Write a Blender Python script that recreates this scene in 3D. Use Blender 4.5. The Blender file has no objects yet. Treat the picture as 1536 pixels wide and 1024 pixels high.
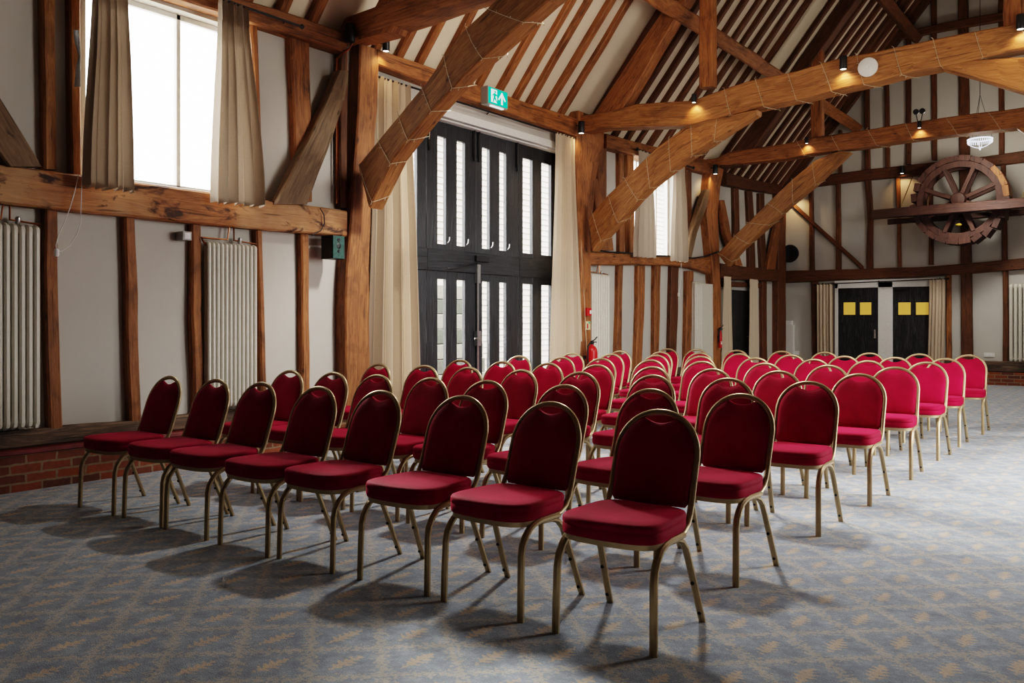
import bpy, math, random
from mathutils import Vector, noise
random.seed(7)
sc = bpy.context.scene
COL = sc.collection
V = Vector
# ------------------------------------------------------------------ camera
F, U0, V0, H = 1286.0, 768.0, 482.4, 1.325
YAW = math.radians(36.9)
CY, SY = math.cos(YAW), math.sin(YAW)
cd = bpy.data.cameras.new('camera'); cam = bpy.data.objects.new('camera', cd); COL.objects.link(cam)
cam.location = (0, 0, H); cam.rotation_euler = (math.pi/2, 0, YAW)
cd.sensor_width = 36; cd.lens = 36*F/1536; cd.shift_y = -(512-V0)/1536
cd.clip_start = .05; cd.clip_end = 200
sc.camera = cam

def ray(u, v):
    a = (u-U0)/F
    return V((CY*a-SY, SY*a+CY, (V0-v)/F))
def onX(u, v, X):
    d = ray(u, v); t = X/d.x; return V((X, d.y*t, H+d.z*t))
def onY(u, v, Y):
    d = ray(u, v); t = Y/d.y; return V((d.x*t, Y, H+d.z*t))
def onZ(u, v, Z):
    d = ray(u, v); t = (Z-H)/d.z; return V((d.x*t, d.y*t, Z))

# ------------------------------------------------------------------ materials
class NT:
    def __init__(s, name):
        s.m = bpy.data.materials.new(name); s.m.use_nodes = True
        s.t = s.m.node_tree; s.n = s.t.nodes; s.n.clear()
        s.out = s.n.new('ShaderNodeOutputMaterial')
    def node(s, typ, **kw):
        n = s.n.new(typ)
        for k, v in kw.items():
            if k.startswith('i_'):
                k = k[2:]; k = int(k) if k.isdigit() else k.replace('_', ' ')
                s.set(n.inputs[k], v)
            else: setattr(n, k, v)
        return n
    def set(s, inp, v):
        if hasattr(v, 'is_output') or isinstance(v, bpy.types.NodeSocket): s.t.links.new(v, inp)
        else: inp.default_value = v
    def math(s, op, a, b=0.0, c=None):
        n = s.n.new('ShaderNodeMath'); n.operation = op
        s.set(n.inputs[0], a); s.set(n.inputs[1], b)
        if c is not None: s.set(n.inputs[2], c)
        return n.outputs[0]
    def noise(s, vec, scale, detail=4, rough=.55, dist=0):
        n = s.node('ShaderNodeTexNoise'); s.set(n.inputs['Vector'], vec)
        n.inputs['Scale'].default_value = scale; n.inputs['Detail'].default_value = detail
        n.inputs['Roughness'].default_value = rough; n.inputs['Distortion'].default_value = dist
        return n.outputs['Fac']
    def ramp(s, fac, stops):
        n = s.node('ShaderNodeValToRGB'); s.set(n.inputs[0], fac)
        e = n.color_ramp.elements
        while len(e) < len(stops): e.new(.5)
        for k, (p, c) in zip(e, stops):
            k.position = p; k.color = (*c, 1) if len(c) == 3 else c
        return n.outputs[0]
    def mix(s, fac, a, b, mode='MIX'):
        n = s.node('ShaderNodeMix', data_type='RGBA', blend_type=mode)
        s.set(n.inputs[0], fac)
        for i, x in ((6, a), (7, b)):
            s.set(n.inputs[i], (*x, 1) if isinstance(x, tuple) and len(x) == 3 else x)
        return n.outputs[2]
    def principled(s, color, rough=.6, metal=0., bump=None, bstr=.2, bdist=.01, **kw):
        p = s.node('ShaderNodeBsdfPrincipled')
        s.set(p.inputs['Base Color'], (*color, 1) if isinstance(color, tuple) and len(color) == 3 else color)
        s.set(p.inputs['Roughness'], rough); s.set(p.inputs['Metallic'], metal)
        for k, v in kw.items(): s.set(p.inputs[k.replace('_', ' ')], v)
        if bump is not None:
            b = s.node('ShaderNodeBump'); b.inputs['Strength'].default_value = bstr; b.inputs['Distance'].default_value = bdist
            s.set(b.inputs['Height'], bump); s.t.links.new(b.outputs[0], p.inputs['Normal'])
        s.t.links.new(p.outputs[0], s.out.inputs[0]); return p
    def pos(s): return s.node('ShaderNodeNewGeometry').outputs['Position']

def simple(name, color, rough=.6, metal=0., var=.12, scale=20, **kw):
    t = NT(name); p = t.node('ShaderNodeTexCoord').outputs['Object']
    f = t.noise(p, scale)
    c = t.ramp(f, [(.3, tuple(x*(1-var) for x in color)), (.7, tuple(min(1, x*(1+var)) for x in color))])
    t.principled(c, rough, metal, **kw); return t.m
def emit(name, color, strength):
    t = NT(name); e = t.node('ShaderNodeEmission'); e.inputs[0].default_value = (*color, 1); e.inputs[1].default_value = strength
    t.t.links.new(e.outputs[0], t.out.inputs[0]); return t.m

def wood(name, dark, mid, light, stain=.45, rough=.62, pale=False):
    t = NT(name)
    uv = t.node('ShaderNodeUVMap', uv_map='UVMap').outputs[0]
    rnd = t.node('ShaderNodeObjectInfo').outputs['Random']
    off = t.node('ShaderNodeCombineXYZ'); t.set(off.inputs[0], t.math('MULTIPLY', rnd, 37.)); t.set(off.inputs[1], t.math('MULTIPLY', rnd, 19.)); t.set(off.inputs[2], t.math('MULTIPLY', rnd, 91.))
    add = t.node('ShaderNodeVectorMath', operation='ADD'); t.set(add.inputs[0], uv); t.set(add.inputs[1], off.outputs[0])
    m1 = t.node('ShaderNodeMapping'); t.set(m1.inputs[0], add.outputs[0]); m1.inputs['Scale'].default_value = (1.3, 16, 1)
    g = t.noise(m1.outputs[0], 1.6, 7, .7, 1.4)
    m2 = t.node('ShaderNodeMapping'); t.set(m2.inputs[0], add.outputs[0]); m2.inputs['Scale'].default_value = (1.6, 3.2, 1)
    s = t.noise(m2.outputs[0], 1.7, 5, .6, .8)
    base = t.ramp(g, [(.25, dark), (.5, mid), (.78, light)])
    if pale:
        m5 = t.node('ShaderNodeMapping'); t.set(m5.inputs[0], add.outputs[0]); m5.inputs['Scale'].default_value = (1.1, .8, 1); m5.inputs['Location'].default_value = (3, 7, 0)
        base = t.mix(t.math('MULTIPLY', t.ramp(t.noise(m5.outputs[0], 1.5, 3), [(.42, (0, 0, 0)), (.6, (1, 1, 1))]), .5), base, (.50, .34, .19))
    sm = t.ramp(s, [(.38, (1, 1, 1)), (.47, (0, 0, 0))] if pale else [(.28, (1, 1, 1)), (.52, (0, 0, 0))])
    c = t.mix(t.math('MULTIPLY', sm, stain), base, tuple(x*.35 for x in dark))
    val = t.math('ADD', t.math('MULTIPLY', rnd, .35), .82)
    hv = t.node('ShaderNodeHueSaturation'); t.set(hv.inputs['Value'], val); t.set(hv.inputs['Color'], c)
    m4 = t.node('ShaderNodeMapping'); t.set(m4.inputs[0], add.outputs[0]); m4.inputs['Scale'].default_value = (2.2, 5, 1)
    vo = t.node('ShaderNodeTexVoronoi'); t.set(vo.inputs['Vector'], m4.outputs[0]); vo.inputs['Scale'].default_value = 1.0
    kn = t.ramp(vo.outputs['Distance'], [(.03, (.12, .12, .12)), (.10, (1, 1, 1))])
    # fine dark cracks along the grain
    m3 = t.node('ShaderNodeMapping'); t.set(m3.inputs[0], add.outputs[0]); m3.inputs['Scale'].default_value = (.9, 26, 1)
    cr = t.noise(m3.outputs[0], 1.4, 2, .5, .3)
    ck = t.ramp(cr, [(.30, (.25, .25, .25)), (.36, (1, 1, 1))])
    c2 = t.mix(.8, t.mix(.8, hv.outputs[0], kn, 'MULTIPLY'), ck, 'MULTIPLY')
    h = t.math('ADD', g, t.math('MULTIPLY', ck, .6))
    t.principled(c2, rough, bump=h, bstr=.35, bdist=.02); return t.m

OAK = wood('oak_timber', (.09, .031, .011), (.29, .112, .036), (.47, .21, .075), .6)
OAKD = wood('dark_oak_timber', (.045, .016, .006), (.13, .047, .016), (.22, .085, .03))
OAKG = wood('weathered_oak_timber', (.085, .05, .028), (.21, .13, .07), (.33, .22, .13), .35)
OAKL = wood('pale_oak_timber', (.13, .048, .015), (.35, .15, .048), (.53, .27, .10), .5)
OAKR = wood('stained_oak_rail', (.10, .032, .011), (.33, .13, .042), (.52, .25, .095), .97, pale=True)
SILL = wood('sooty_oak_sill', (.02, .018, .018), (.11, .07, .045), (.26, .16, .09), .9)
WHEEL = wood('reddish_wheel_wood', (.028, .012, .009), (.07, .028, .019), (.12, .055, .035), .35)

def plaster(name, c, v=.10):
    t = NT(name); p = t.pos()
    a = t.noise(p, .9, 4); b = t.noise(p, 6, 5, .6)
    col = t.ramp(a, [(.3, tuple(x*(1-v) for x in c)), (.7, c)])
    t.principled(col, .9, bump=b, bstr=.12, bdist=.02); return t.m
PLASTER = plaster('lime_plaster', (.54, .515, .47))
CEILP = plaster('roof_plaster', (.74, .64, .50))
DIM = plaster('darkened_plaster', (.34, .31, .27)); DARKB = plaster('dark_board', (.10, .075, .055))  # unseen right and back walls coloured dark to cut bounced light

t = NT('red_brick'); p = t.pos()
sp = t.node('ShaderNodeSeparateXYZ'); t.set(sp.inputs[0], p)
cb = t.node('ShaderNodeCombineXYZ'); t.set(cb.inputs[0], t.math('ADD', sp.outputs[0], sp.outputs[1])); t.set(cb.inputs[1], t.math('ADD', sp.outputs[2], .012))
wob = t.noise(p, 9, 3)
ad = t.node('ShaderNodeVectorMath', operation='ADD'); t.set(ad.inputs[0], cb.outputs[0])
wv = t.node('ShaderNodeCombineXYZ'); t.set(wv.inputs[0], t.math('MULTIPLY', t.math('SUBTRACT', wob, .5), .03)); t.set(wv.inputs[1], t.math('MULTIPLY', t.math('SUBTRACT', wob, .5), .02))
t.set(ad.inputs[1], wv.outputs[0])
br = t.node('ShaderNodeTexBrick'); t.set(br.inputs['Vector'], ad.outputs[0])
br.inputs['Color1'].default_value = (.30, .085, .035, 1); br.inputs['Color2'].default_value = (.13, .05, .035, 1); br.inputs['Mortar'].default_value = (.27, .20, .13, 1)
br.inputs['Scale'].default_value = 1; br.inputs['Mortar Size'].default_value = .009; br.inputs['Mortar Smooth'].default_value = .2
br.inputs['Brick Width'].default_value = .235; br.inputs['Row Height'].default_value = .075; br.inputs['Bias'].default_value = -.1
nz = t.noise(p, 30, 4)
t.principled(t.mix(.5, br.outputs[0], t.ramp(nz, [(.3, (.5, .5, .5)), (.7, (1, 1, 1))]), 'MULTIPLY'), .85, bump=br.outputs['Fac'], bstr=-.5, bdist=.01)
BRICK = t.m
REDTILE = simple('red_ledge_paint', (.16, .022, .02), .45, scale=8, var=.3)

# carpet: leaf sprig in every diamond of a leafy lattice
t = NT('blue_grey_carpet'); p = t.pos()
sp = t.node('ShaderNodeSeparateXYZ'); t.set(sp.inputs[0], p)
n1 = t.noise(p, 50, 3); n2 = t.noise(p, 17, 4, .7); n3 = t.noise(p, 160, 2); n4 = t.noise(p, .8, 3)
M = t.math
px = M('DIVIDE', sp.outputs[0], .42); qy = M('DIVIDE', sp.outputs[1], .38)
wob = M('MULTIPLY', M('SUBTRACT', n2, .5), .16)
s_ = M('ADD', M('ADD', px, qy), wob); t_ = M('SUBTRACT', M('SUBTRACT', px, qy), wob)
S0 = M('ROUND', s_); T0 = M('ROUND', t_)
dX = M('MULTIPLY', M('SUBTRACT', px, M('MULTIPLY', M('ADD', S0, T0), .5)), .42)
dY = M('MULTIPLY', M('SUBTRACT', qy, M('MULTIPLY', M('SUBTRACT', S0, T0), .5)), .38)
yn = M('DIVIDE', dY, .098)
wid = M('MULTIPLY', M('SUBTRACT', 1., M('MULTIPLY', yn, yn)), .042)
ser = M('ADD', .8, M('MULTIPLY', M('SINE', M('SUBTRACT', M('MULTIPLY', dY, 205.), M('MULTIPLY', M('ABSOLUTE', dX), 90.))), .34))
wid = M('MULTIPLY', wid, ser)
leaf = M('MULTIPLY', M('SUBTRACT', M('ADD', wid, M('MULTIPLY', M('SUBTRACT', n1, .5), .085)), M('ABSOLUTE', dX)), 80.)
leaf = t.node('ShaderNodeClamp', i_0=leaf).outputs[0]
def band(q):
    fr = M('ABSOLUTE', M('SUBTRACT', M('ABSOLUTE', M('SUBTRACT', q, M('ROUND', q))), .5))
    k = M('SUBTRACT', M('ADD', .10, M('MULTIPLY', M('SUBTRACT', n1, .5), .75)), fr)
    return t.node('ShaderNodeClamp', i_0=M('MULTIPLY', k, 14.)).outputs[0]
bd = M('MAXIMUM', band(s_), band(t_))
bd = M('MULTIPLY', bd, .6)
base = t.ramp(n2, [(.25, (.17, .205, .26)), (.5, (.265, .315, .38)), (.8, (.42, .475, .53))])
base = t.mix(t.math('MULTIPLY', n4, .4), base, (.25, .29, .34))
c = t.mix(bd, base, (.54, .475, .37)); c = t.mix(M('MULTIPLY', leaf, .72), c, (.60, .465, .31))
n5 = t.noise(p, 5.5, 4, .65)
c = t.mix(.75, c, t.ramp(n5, [(.3, (.82, .85, .90)), (.72, (1.42, 1.42, 1.4))]), 'MULTIPLY')
c = t.mix(.55, c, t.ramp(n3, [(.3, (.55, .55, .55)), (.7, (1.25, 1.25, 1.25))]), 'MULTIPLY')
t.principled(c, .95, bump=n3, bstr=.5, bdist=.01, Sheen_Weight=.15)
CARPET = t.m

def velvet():
    t = NT('crimson_velvet'); p = t.node('ShaderNodeTexCoord').outputs['Object']
    a = t.noise(p, 7, 4); b = t.noise(p, 90, 2)
    c = t.ramp(a, [(.3, (.24, .0015, .026)), (.7, (.36, .004, .044))])
    t.principled(c, .75, bump=b, bstr=.15, bdist=.004, Sheen_Weight=.45, Sheen_Roughness=.3, Sheen_Tint=(.9, .08, .2, 1), Specular_IOR_Level=.15)
    return t.m
VELVET = velvet()
GOLD = simple('champagne_gold_metal', (.40, .305, .18), .36, .6, .08, 30)
RUBBER = simple('black_rubber', (.015, .015, .017), .6)
CREAM = simple('cream_radiator_enamel', (.64, .61, .53), .4, var=.04)
COPPER = simple('copper_pipe', (.36, .15, .07), .35, .9)
CHROME = simple('brushed_steel', (.5, .5, .5), .3, .9)
BLACKW = wood('black_painted_timber', (.010, .011, .014), (.020, .023, .028), (.045, .05, .06), .3, .36)
BLACK = simple('black_metal', (.012, .012, .014), .45)
WHITEP = simple('white_gloss_paint', (.74, .73, .70), .4, var=.04)
GREYP = simple('pale_grey_paint', (.36, .35, .33), .5, var=.06)
GREEN = simple('dark_green_panel', (.012, .06, .05), .5, var=.4, scale=30)
RED = simple('red_enamel', (.55, .012, .015), .35, var=.05)
ROPE = simple('hemp_rope', (.22, .15, .07), .9)
PAPER = simple('white_paper', (.8, .8, .8), .8, var=.05)
PALEBLUE = simple('pale_blue_cloth', (.72, .82, .92), .8, var=.2)
YELLOWP = simple('yellow_plastic', (.5, .34, .03), .5)
FAIRY = simple('clear_fairy_wire', (.42, .35, .25), .35, Emission_Color=(1, .8, .5, 1), Emission_Strength=.05)

def fabric(name, c, trans=.35):
    t = NT(name); p = t.node('ShaderNodeTexCoord').outputs['Object']
    n = t.noise(p, 60, 3)
    col = t.ramp(n, [(.3, tuple(x*.93 for x in c)), (.7, c)])
    pr = t.principled(col, .85, Sheen_Weight=.2)
    tr = t.node('ShaderNodeBsdfTranslucent'); t.set(tr.inputs[0], (*[min(1, x*1.15) for x in c], 1))
    mx = t.node('ShaderNodeMixShader'); mx.inputs[0].default_value = trans
    t.t.links.new(pr.outputs[0], mx.inputs[1]); t.t.links.new(tr.outputs[0], mx.inputs[2]); t.t.links.new(mx.outputs[0], t.out.inputs[0])
    return t.m
CURTAIN = fabric('taupe_curtain_cloth', (.46, .38, .30), .06)
CURTAIN2 = fabric('beige_curtain_cloth', (.60, .49, .37), .08)

def glass(name, tint=(1, 1, 1), refl=.06):
    t = NT(name)
    tr = t.node('ShaderNodeBsdfTransparent'); tr.inputs[0].default_value = (*tint, 1)
    gl = t.node('ShaderNodeBsdfGlossy'); gl.inputs['Roughness'].default_value = .05
    mx = t.node('ShaderNodeMixShader'); mx.inputs[0].default_value = refl
    t.t.links.new(tr.outputs[0], mx.inputs[1]); t.t.links.new(gl.outputs[0], mx.inputs[2]); t.t.links.new(mx.outputs[0], t.out.inputs[0])
    return t.m
GLASS = glass('window_glass')
t = NT('amber_lit_glass'); pr = t.principled((.45, .30, .06), .3, Emission_Color=(.85, .50, .10, 1), Emission_Strength=.42)  # glow put into the panes for the lit room behind
AMBER = t.m
t = NT('black_stained_boards'); p = t.pos()
mp = t.node('ShaderNodeMapping'); t.set(mp.inputs[0], p); mp.inputs['Scale'].default_value = (60, 60, 5)
n = t.noise(mp.outputs[0], 1, 5, .7)
t.principled(t.ramp(n, [(.45, (.008, .008, .010)), (.75, (.075, .075, .08))]), .5, bump=n, bstr=.3, bdist=.01)
BLKDOOR = t.m
t = NT('white_weatherboard'); p = t.pos(); n = t.noise(p, 3, 3)
t.principled(t.ramp(n, [(.3, (.31, .285, .255)), (.7, (.38, .35, .315))]), .7); BOARD = t.m
SLEEPER = [simple('grey_green_sleeper', (.10, .11, .095), .9, var=.2), simple('pale_sleeper', (.24, .24, .21), .9, var=.15)]
GRAVEL = simple('pale_yard_gravel', (.55, .53, .48), .95, var=.2, scale=40)
LENS = emit('lamp_lens', (1, .92, .8), 9)
XGREEN = emit('exit_sign_green', (.0, .55, .36), 1.1)
XWHITE = emit('exit_sign_white', (.95, 1, .98), 1.25)
CRYSTAL = emit('lit_crystal', (.85, .88, 1), 1.7)

# ------------------------------------------------------------------ mesh builder
class MB:
    def __init__(s): s.v = []; s.f = []; s.uv = {}
    def face(s, idx, uv=None):
        if uv: s.uv[len(s.f)] = uv
        s.f.append(tuple(idx))
    def add(s, *pts):
        i = len(s.v); s.v += [V(p) for p in pts]; return i
    def box(s, a, b):
        x0, y0, z0 = [min(p, q) for p, q in zip(a, b)]; x1, y1, z1 = [max(p, q) for p, q in zip(a, b)]
        i = s.add((x0, y0, z0), (x1, y0, z0), (x1, y1, z0), (x0, y1, z0), (x0, y0, z1), (x1, y0, z1), (x1, y1, z1), (x0, y1, z1))
        for q in ((0, 3, 2, 1), (4, 5, 6, 7), (0, 1, 5, 4), (1, 2, 6, 5), (2, 3, 7, 6), (3, 0, 4, 7)): s.face([i+k for k in q])
        return s
    def bbox(s, a, b, ch=.006, axis=2):
        """box with chamfered long edges along axis"""
        lo = [min(p, q) for p, q in zip(a, b)]; hi = [max(p, q) for p, q in zip(a, b)]
        ax = [i for i in range(3) if i != axis]; (i0, i1) = ax
        c = min(ch, (hi[i0]-lo[i0])*.45, (hi[i1]-lo[i1])*.45)
        o2 = [(lo[i0]+c, lo[i1]), (hi[i0]-c, lo[i1]), (hi[i0], lo[i1]+c), (hi[i0], hi[i1]-c), (hi[i0]-c, hi[i1]), (lo[i0]+c, hi[i1]), (lo[i0], hi[i1]-c), (lo[i0], lo[i1]+c)]
        rings = []
        L = hi[axis]-lo[axis]
        for w in (lo[axis], hi[axis]):
            r = []
            for q in o2:
                pnt = [0, 0, 0]; pnt[i0], pnt[i1], pnt[axis] = q[0], q[1], w; r.append(pnt)
            rings.append(s.add(*r))
        per = 0
        for k in range(8):
            k2 = (k+1) % 8
            d = math.dist(o2[k], o2[k2])
            s.face((rings[0]+k, rings[0]+k2, rings[1]+k2, rings[1]+k), [(0, per), (0, per+d), (L, per+d), (L, per)]); per += d
        s.face([rings[0]+k for k in range(8)][::-1]); s.face([rings[1]+k for k in range(8)])
        return s
    def tube(s, path, r, n=8, closed=False, flat=None, ref=(0, 0, 1), cap=True):
        P = [V(p) for p in path]; m = len(P); rs = r if isinstance(r, (list, tuple)) else [r]*m
        rings = []; prev = None
        for i, p in enumerate(P):
            a = P[(i-1) % m] if (closed or i) else P[0]; b = P[(i+1) % m] if (closed or i < m-1) else P[-1]
            d = (b-a).normalized()
            if flat is not None:
                x = V(flat); x = (x-d*x.dot(d)).normalized(); y = d.cross(x)
            elif prev is None:
                q = V(ref) if abs(d.dot(V(ref))) < .95 else V((1, 0, 0)); x = (q-d*q.dot(d)).normalized(); y = d.cross(x)
            else: x = (prev-d*prev.dot(d)).normalized(); y = d.cross(x)
            prev = x
            rx, ry = rs[i] if isinstance(rs[i], (list, tuple)) else (rs[i], rs[i])
            rings.append(s.add(*[p+x*(rx*math.cos(2*math.pi*(k+.5)/n))+y*(ry*math.sin(2*math.pi*(k+.5)/n)) for k in range(n)]))
        for i in range(m if closed else m-1):
            A, B = rings[i], rings[(i+1) % m]
            for k in range(n): s.face((A+k, A+(k+1) % n, B+(k+1) % n, B+k))
        if cap and not closed:
            s.face([rings[0]+k for k in range(n)][::-1]); s.face([rings[-1]+k for k in range(n)])
        return s
    def lathe(s, prof, n=20, c=(0, 0, 0), axis=2):
        rings = []
        for r, z in prof:
            pts = []
            for k in range(n):
                a = 2*math.pi*k/n; q = [r*math.cos(a), r*math.sin(a), z]
                if axis == 0: q = [q[2], q[0], q[1]]
                if axis == 1: q = [q[0], q[2], q[1]]
                pts.append(V(q)+V(c))
            rings.append(s.add(*pts))
        for A, B in zip(rings, rings[1:]):
            for k in range(n): s.face((A+k, A+(k+1) % n, B+(k+1) % n, B+k))
        s.face([rings[0]+k for k in range(n)][::-1]); s.face([rings[-1]+k for k in range(n)])
        return s
    def prism(s, outline, off):
        """outline: 3d points, extruded by off"""
        n = len(outline); i = s.add(*outline); j = s.add(*[V(p)+V(off) for p in outline])
        s.face([i+k for k in range(n)]); s.face([j+k for k in range(n)][::-1])
        for k in range(n): s.face((i+(k+1) % n, i+k, j+k, j+(k+1) % n))
        return s
    def build(s, name, mat, parent=None, smooth=False, origin=None, recalc=True):
        me = bpy.data.meshes.new(name)
        xs = [p for p in s.v]
        if parent is None and origin is None:
            lo = V([min(p[i] for p in xs) for i in range(3)]); hi = V([max(p[i] for p in xs) for i in range(3)])
            origin = V(((lo.x+hi.x)/2, (lo.y+hi.y)/2, lo.z))
        elif origin is None: origin = V((0, 0, 0))
        if parent is not None and not getattr(parent, 'localspace', False):
            pass
        me.from_pydata([p-origin for p in xs], [], s.f)
        uvl = me.uv_layers.new(name='UVMap')
        for pi, poly in enumerate(me.polygons):
            u = s.uv.get(pi)
            for li, vi, k in zip(poly.loop_indices, poly.vertices, range(99)):
                if u: uvl.data[li].uv = u[k]
                else:
                    co = xs[vi]; nn = poly.normal
                    uvl.data[li].uv = (co.z, co.x+co.y) if abs(nn.z) < .7 else (co.y, co.x)
        if recalc:
            import bmesh
            b = bmesh.new(); b.from_mesh(me); bmesh.ops.recalc_face_normals(b, faces=b.faces); b.to_mesh(me); b.free()
        if smooth:
            for p in me.polygons: p.use_smooth = True
            try: me.set_sharp_from_angle(angle=math.radians(smooth if smooth is not True else 40))
            except Exception: pass
        me.materials.append(mat)
        o = bpy.data.objects.new(name, me); COL.objects.link(o)
        if parent is not None:
            o.parent = parent; o.location = V(origin)-WLOC.get(parent.name, V((0, 0, 0)))
            WLOC[o.name] = V(origin)
        else:
            o.location = origin; WLOC[o.name] = V(origin)
        return o
WLOC = {}
def tag(o, label=None, cat=None, group=None, kind=None):
    if label: o['label'] = label
    if cat: o['category'] = cat
    if group: o['group'] = group
    if kind: o['kind'] = kind
    return o
def empty(name, loc, label, cat, group=None, rz=0):
    o = bpy.data.objects.new(name, None); COL.objects.link(o); o.location = loc; o.rotation_euler.z = rz
    o.empty_display_size = .1; WLOC[o.name] = V(loc); return tag(o, label, cat, group)
ORD = ['first', 'second', 'third', 'fourth', 'fifth', 'sixth', 'seventh', 'eighth', 'ninth', 'tenth', 'eleventh', 'twelfth', 'thirteenth', 'fourteenth', 'fifteenth', 'sixteenth']

def timber_mb(secs, seg=.22, jit=.010, ch=.016, mb=None):
    mb = mb or MB()
    secs = [[V(p) for p in q] for q in secs]
    sd = V((random.uniform(0, 99), random.uniform(0, 99), random.uniform(0, 99)))
    out = []
    for a, b in zip(secs, secs[1:]):
        L = sum((q-p).length for p, q in zip(a, b))/4
        n = max(1, int(L/seg))
        for k in range(n): out.append([p.lerp(q, k/n) for p, q in zip(a, b)])
    out.append(secs[-1])
    rings = []; us = []; u = 0; prev = None
    for q in out:
        cen = sum(q, V())/4
        if prev is not None: u += (cen-prev).length
        prev = cen; us.append(u)
        q = [p+noise.noise_vector(p*1.7+sd)*jit+noise.noise_vector(p*6+sd)*jit*.35 for p in q]
        r = []
        for k in range(4):
            p, pa, pb = q[k], q[k-1], q[(k+1) % 4]
            da = min(ch, (pa-p).length*.4); db = min(ch, (pb-p).length*.4)
            r += [p+(pa-p).normalized()*da, p+(pb-p).normalized()*db]
        rings.append(r)
    base = [mb.add(*r) for r in rings]
    for i in range(len(rings)-1):
        per = 0
        for k in range(8):
            k2 = (k+1) % 8; d = (rings[i][k]-rings[i][k2]).length
            mb.face((base[i]+k, base[i]+k2, base[i+1]+k2, base[i+1]+k), [(us[i], per), (us[i], per+d), (us[i+1], per+d), (us[i+1], per)]); per += d
    mb.face([base[0]+k for k in range(8)][::-1]); mb.face([base[-1]+k for k in range(8)])
    return mb
def timber(name, secs, mat, label=None, cat=None, group=None, parent=None, **kw):
    o = timber_mb(secs, **kw).build(name, mat, parent, smooth=35)
    return tag(o, label, cat, group)
XV = lambda d: V((-d, 0, 0))
YV = lambda d: V((0, d, 0))
def studX(rows, X, depth):     # rows (v, uL, uR) on plane x=X; may start with (z, ...) via 'z' tuples
    out = []
    for v, a, b in rows:
        p, q = onX(a, v, X), onX(b, v, X); out.append([p, q, q+XV(depth), p+XV(depth)])
    return out
def clampz(secs, zlo=None, zhi=None):
    """move first/last section along its line to the given heights"""
    def ext(a, b, z):
        r = []
        for p, q in zip(a, b):
            t = (z-p.z)/(q.z-p.z) if abs(q.z-p.z) > 1e-6 else 0
            r.append(p+(q-p)*t)
        return r
    s = list(secs)
    if zlo is not None:
        i, j = (0, 1) if s[0][0].z < s[-1][0].z else (-1, -2)
        s[i] = ext(s[j], s[i], zlo)
    if zhi is not None:
        i, j = (0, 1) if s[0][0].z > s[-1][0].z else (-1, -2)
        s[i] = ext(s[j], s[i], zhi)
    return s
def railX(rows, X, depth):
    out = []
    for u, a, b in rows:
        p, q = onX(u, a, X), onX(u, b, X); out.append([p, q, q+XV(depth), p+XV(depth)])
    return out
def studY(rows, Y, depth):
    out = []
    for v, a, b in rows:
        p, q = onY(a, v, Y), onY(b, v, Y); out.append([p, q, q+YV(depth), p+YV(depth)])
    return out
def railY(rows, Y, depth):
    out = []
    for u, a, b in rows:
        p, q = onY(u, a, Y), onY(u, b, Y); out.append([p, q, q+YV(depth), p+YV(depth)])
    return out
def bar(p0, p1, w, h, up=(0, 0, 1)):
    p0, p1, up = V(p0), V(p1), V(up)
    d = (p1-p0).normalized(); s = d.cross(up).normalized(); n = s.cross(d).normalized()
    return [[p-s*w/2-n*h/2, p+s*w/2-n*h/2, p+s*w/2+n*h/2, p-s*w/2+n*h/2] for p in (p0, p1)]

# ------------------------------------------------------------------ shell
XW, XR, YE, YB = -7.25, .95, 20.6, -3.0
XC = -3.2                                   # barn centre line
SL = 1.235                                  # roof slope
def roofz(x): return 4.66+SL*(x+7.15) if x < XC else 4.66+SL*(2*XC-x+7.15)
T1, T2, T3 = 6.44, 11.2, 16.1

tag(MB().box((-7.6, YB-.2, -.1), (XR+.2, YE+.2, 0)).build('floor', CARPET), kind='structure')
def wallX(name, x0, x1, y0, y1, z0, z1, holes, mat):
    ys = sorted({y0, y1, *[h[0] for h in holes], *[h[1] for h in holes]}); zs = sorted({z0, z1, *[h[2] for h in holes], *[h[3] for h in holes]})
    mb = MB()
    for a, b in zip(ys, ys[1:]):
        for c, d in zip(zs, zs[1:]):
            my, mz = (a+b)/2, (c+d)/2
            if any(h[0] < my < h[1] and h[2] < mz < h[3] for h in holes): continue
            mb.box((x0, a, c), (x1, b, d))
    return tag(mb.build(name, mat), kind='structure')
W1Y0, W1Y1, W1Z0, W1Z1 = 3.64, 5.34, 2.56, 4.22
W2Y0, W2Y1, W2Z0, W2Z1 = 12.95, 14.75, 2.48, 4.22
DY0, DY1, DZ1 = 6.95, 11.12, 3.93
wallX('wall_left', XW-.22, XW, YB, YE+.2, 0, 4.42, [(W1Y0, W1Y1, W1Z0, W1Z1), (W2Y0, W2Y1, W2Z0, W2Z1), (DY0, DY1, 0, DZ1)], PLASTER)
wallX('wall_right', XR, XR+.22, YB, YE+.2, 0, 4.42, [(7.2, 9.8, 0.05, 3.9), (13.2, 14.8, 2.8, 4.2)], DIM)  # far opening added out of view to brighten the far end
# end wall and back wall as gables
for nm, y0, y1 in (('wall_end', YE, YE+.2), ('wall_back', YB-.2, YB)):
    pts = [V((XW-.2, y0, 0)), V((XR+.2, y0, 0)), V((XR+.2, y0, roofz(XR+.2)+.1)), V((XC, y0, roofz(XC)+.1)), V((XW-.2, y0, roofz(XW-.2)+.1))]
    tag(MB().prism(pts, (0, y1-y0, 0)).build(nm, PLASTER if nm == 'wall_end' else DARKB), kind='structure')
# roof plaster
mb = MB()
for xa, xb in ((XW-.2, XC), (XC, XR+.2)):
    mb.prism([V((xa, YB-.3, roofz(xa))), V((xb, YB-.3, roofz(xb))), V((xb, YB-.3, roofz(xb)+.1)), V((xa, YB-.3, roofz(xa)+.1))], (0, YE-YB+.6, 0))
tag(mb.build('ceiling', CEILP), kind='structure')

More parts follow.
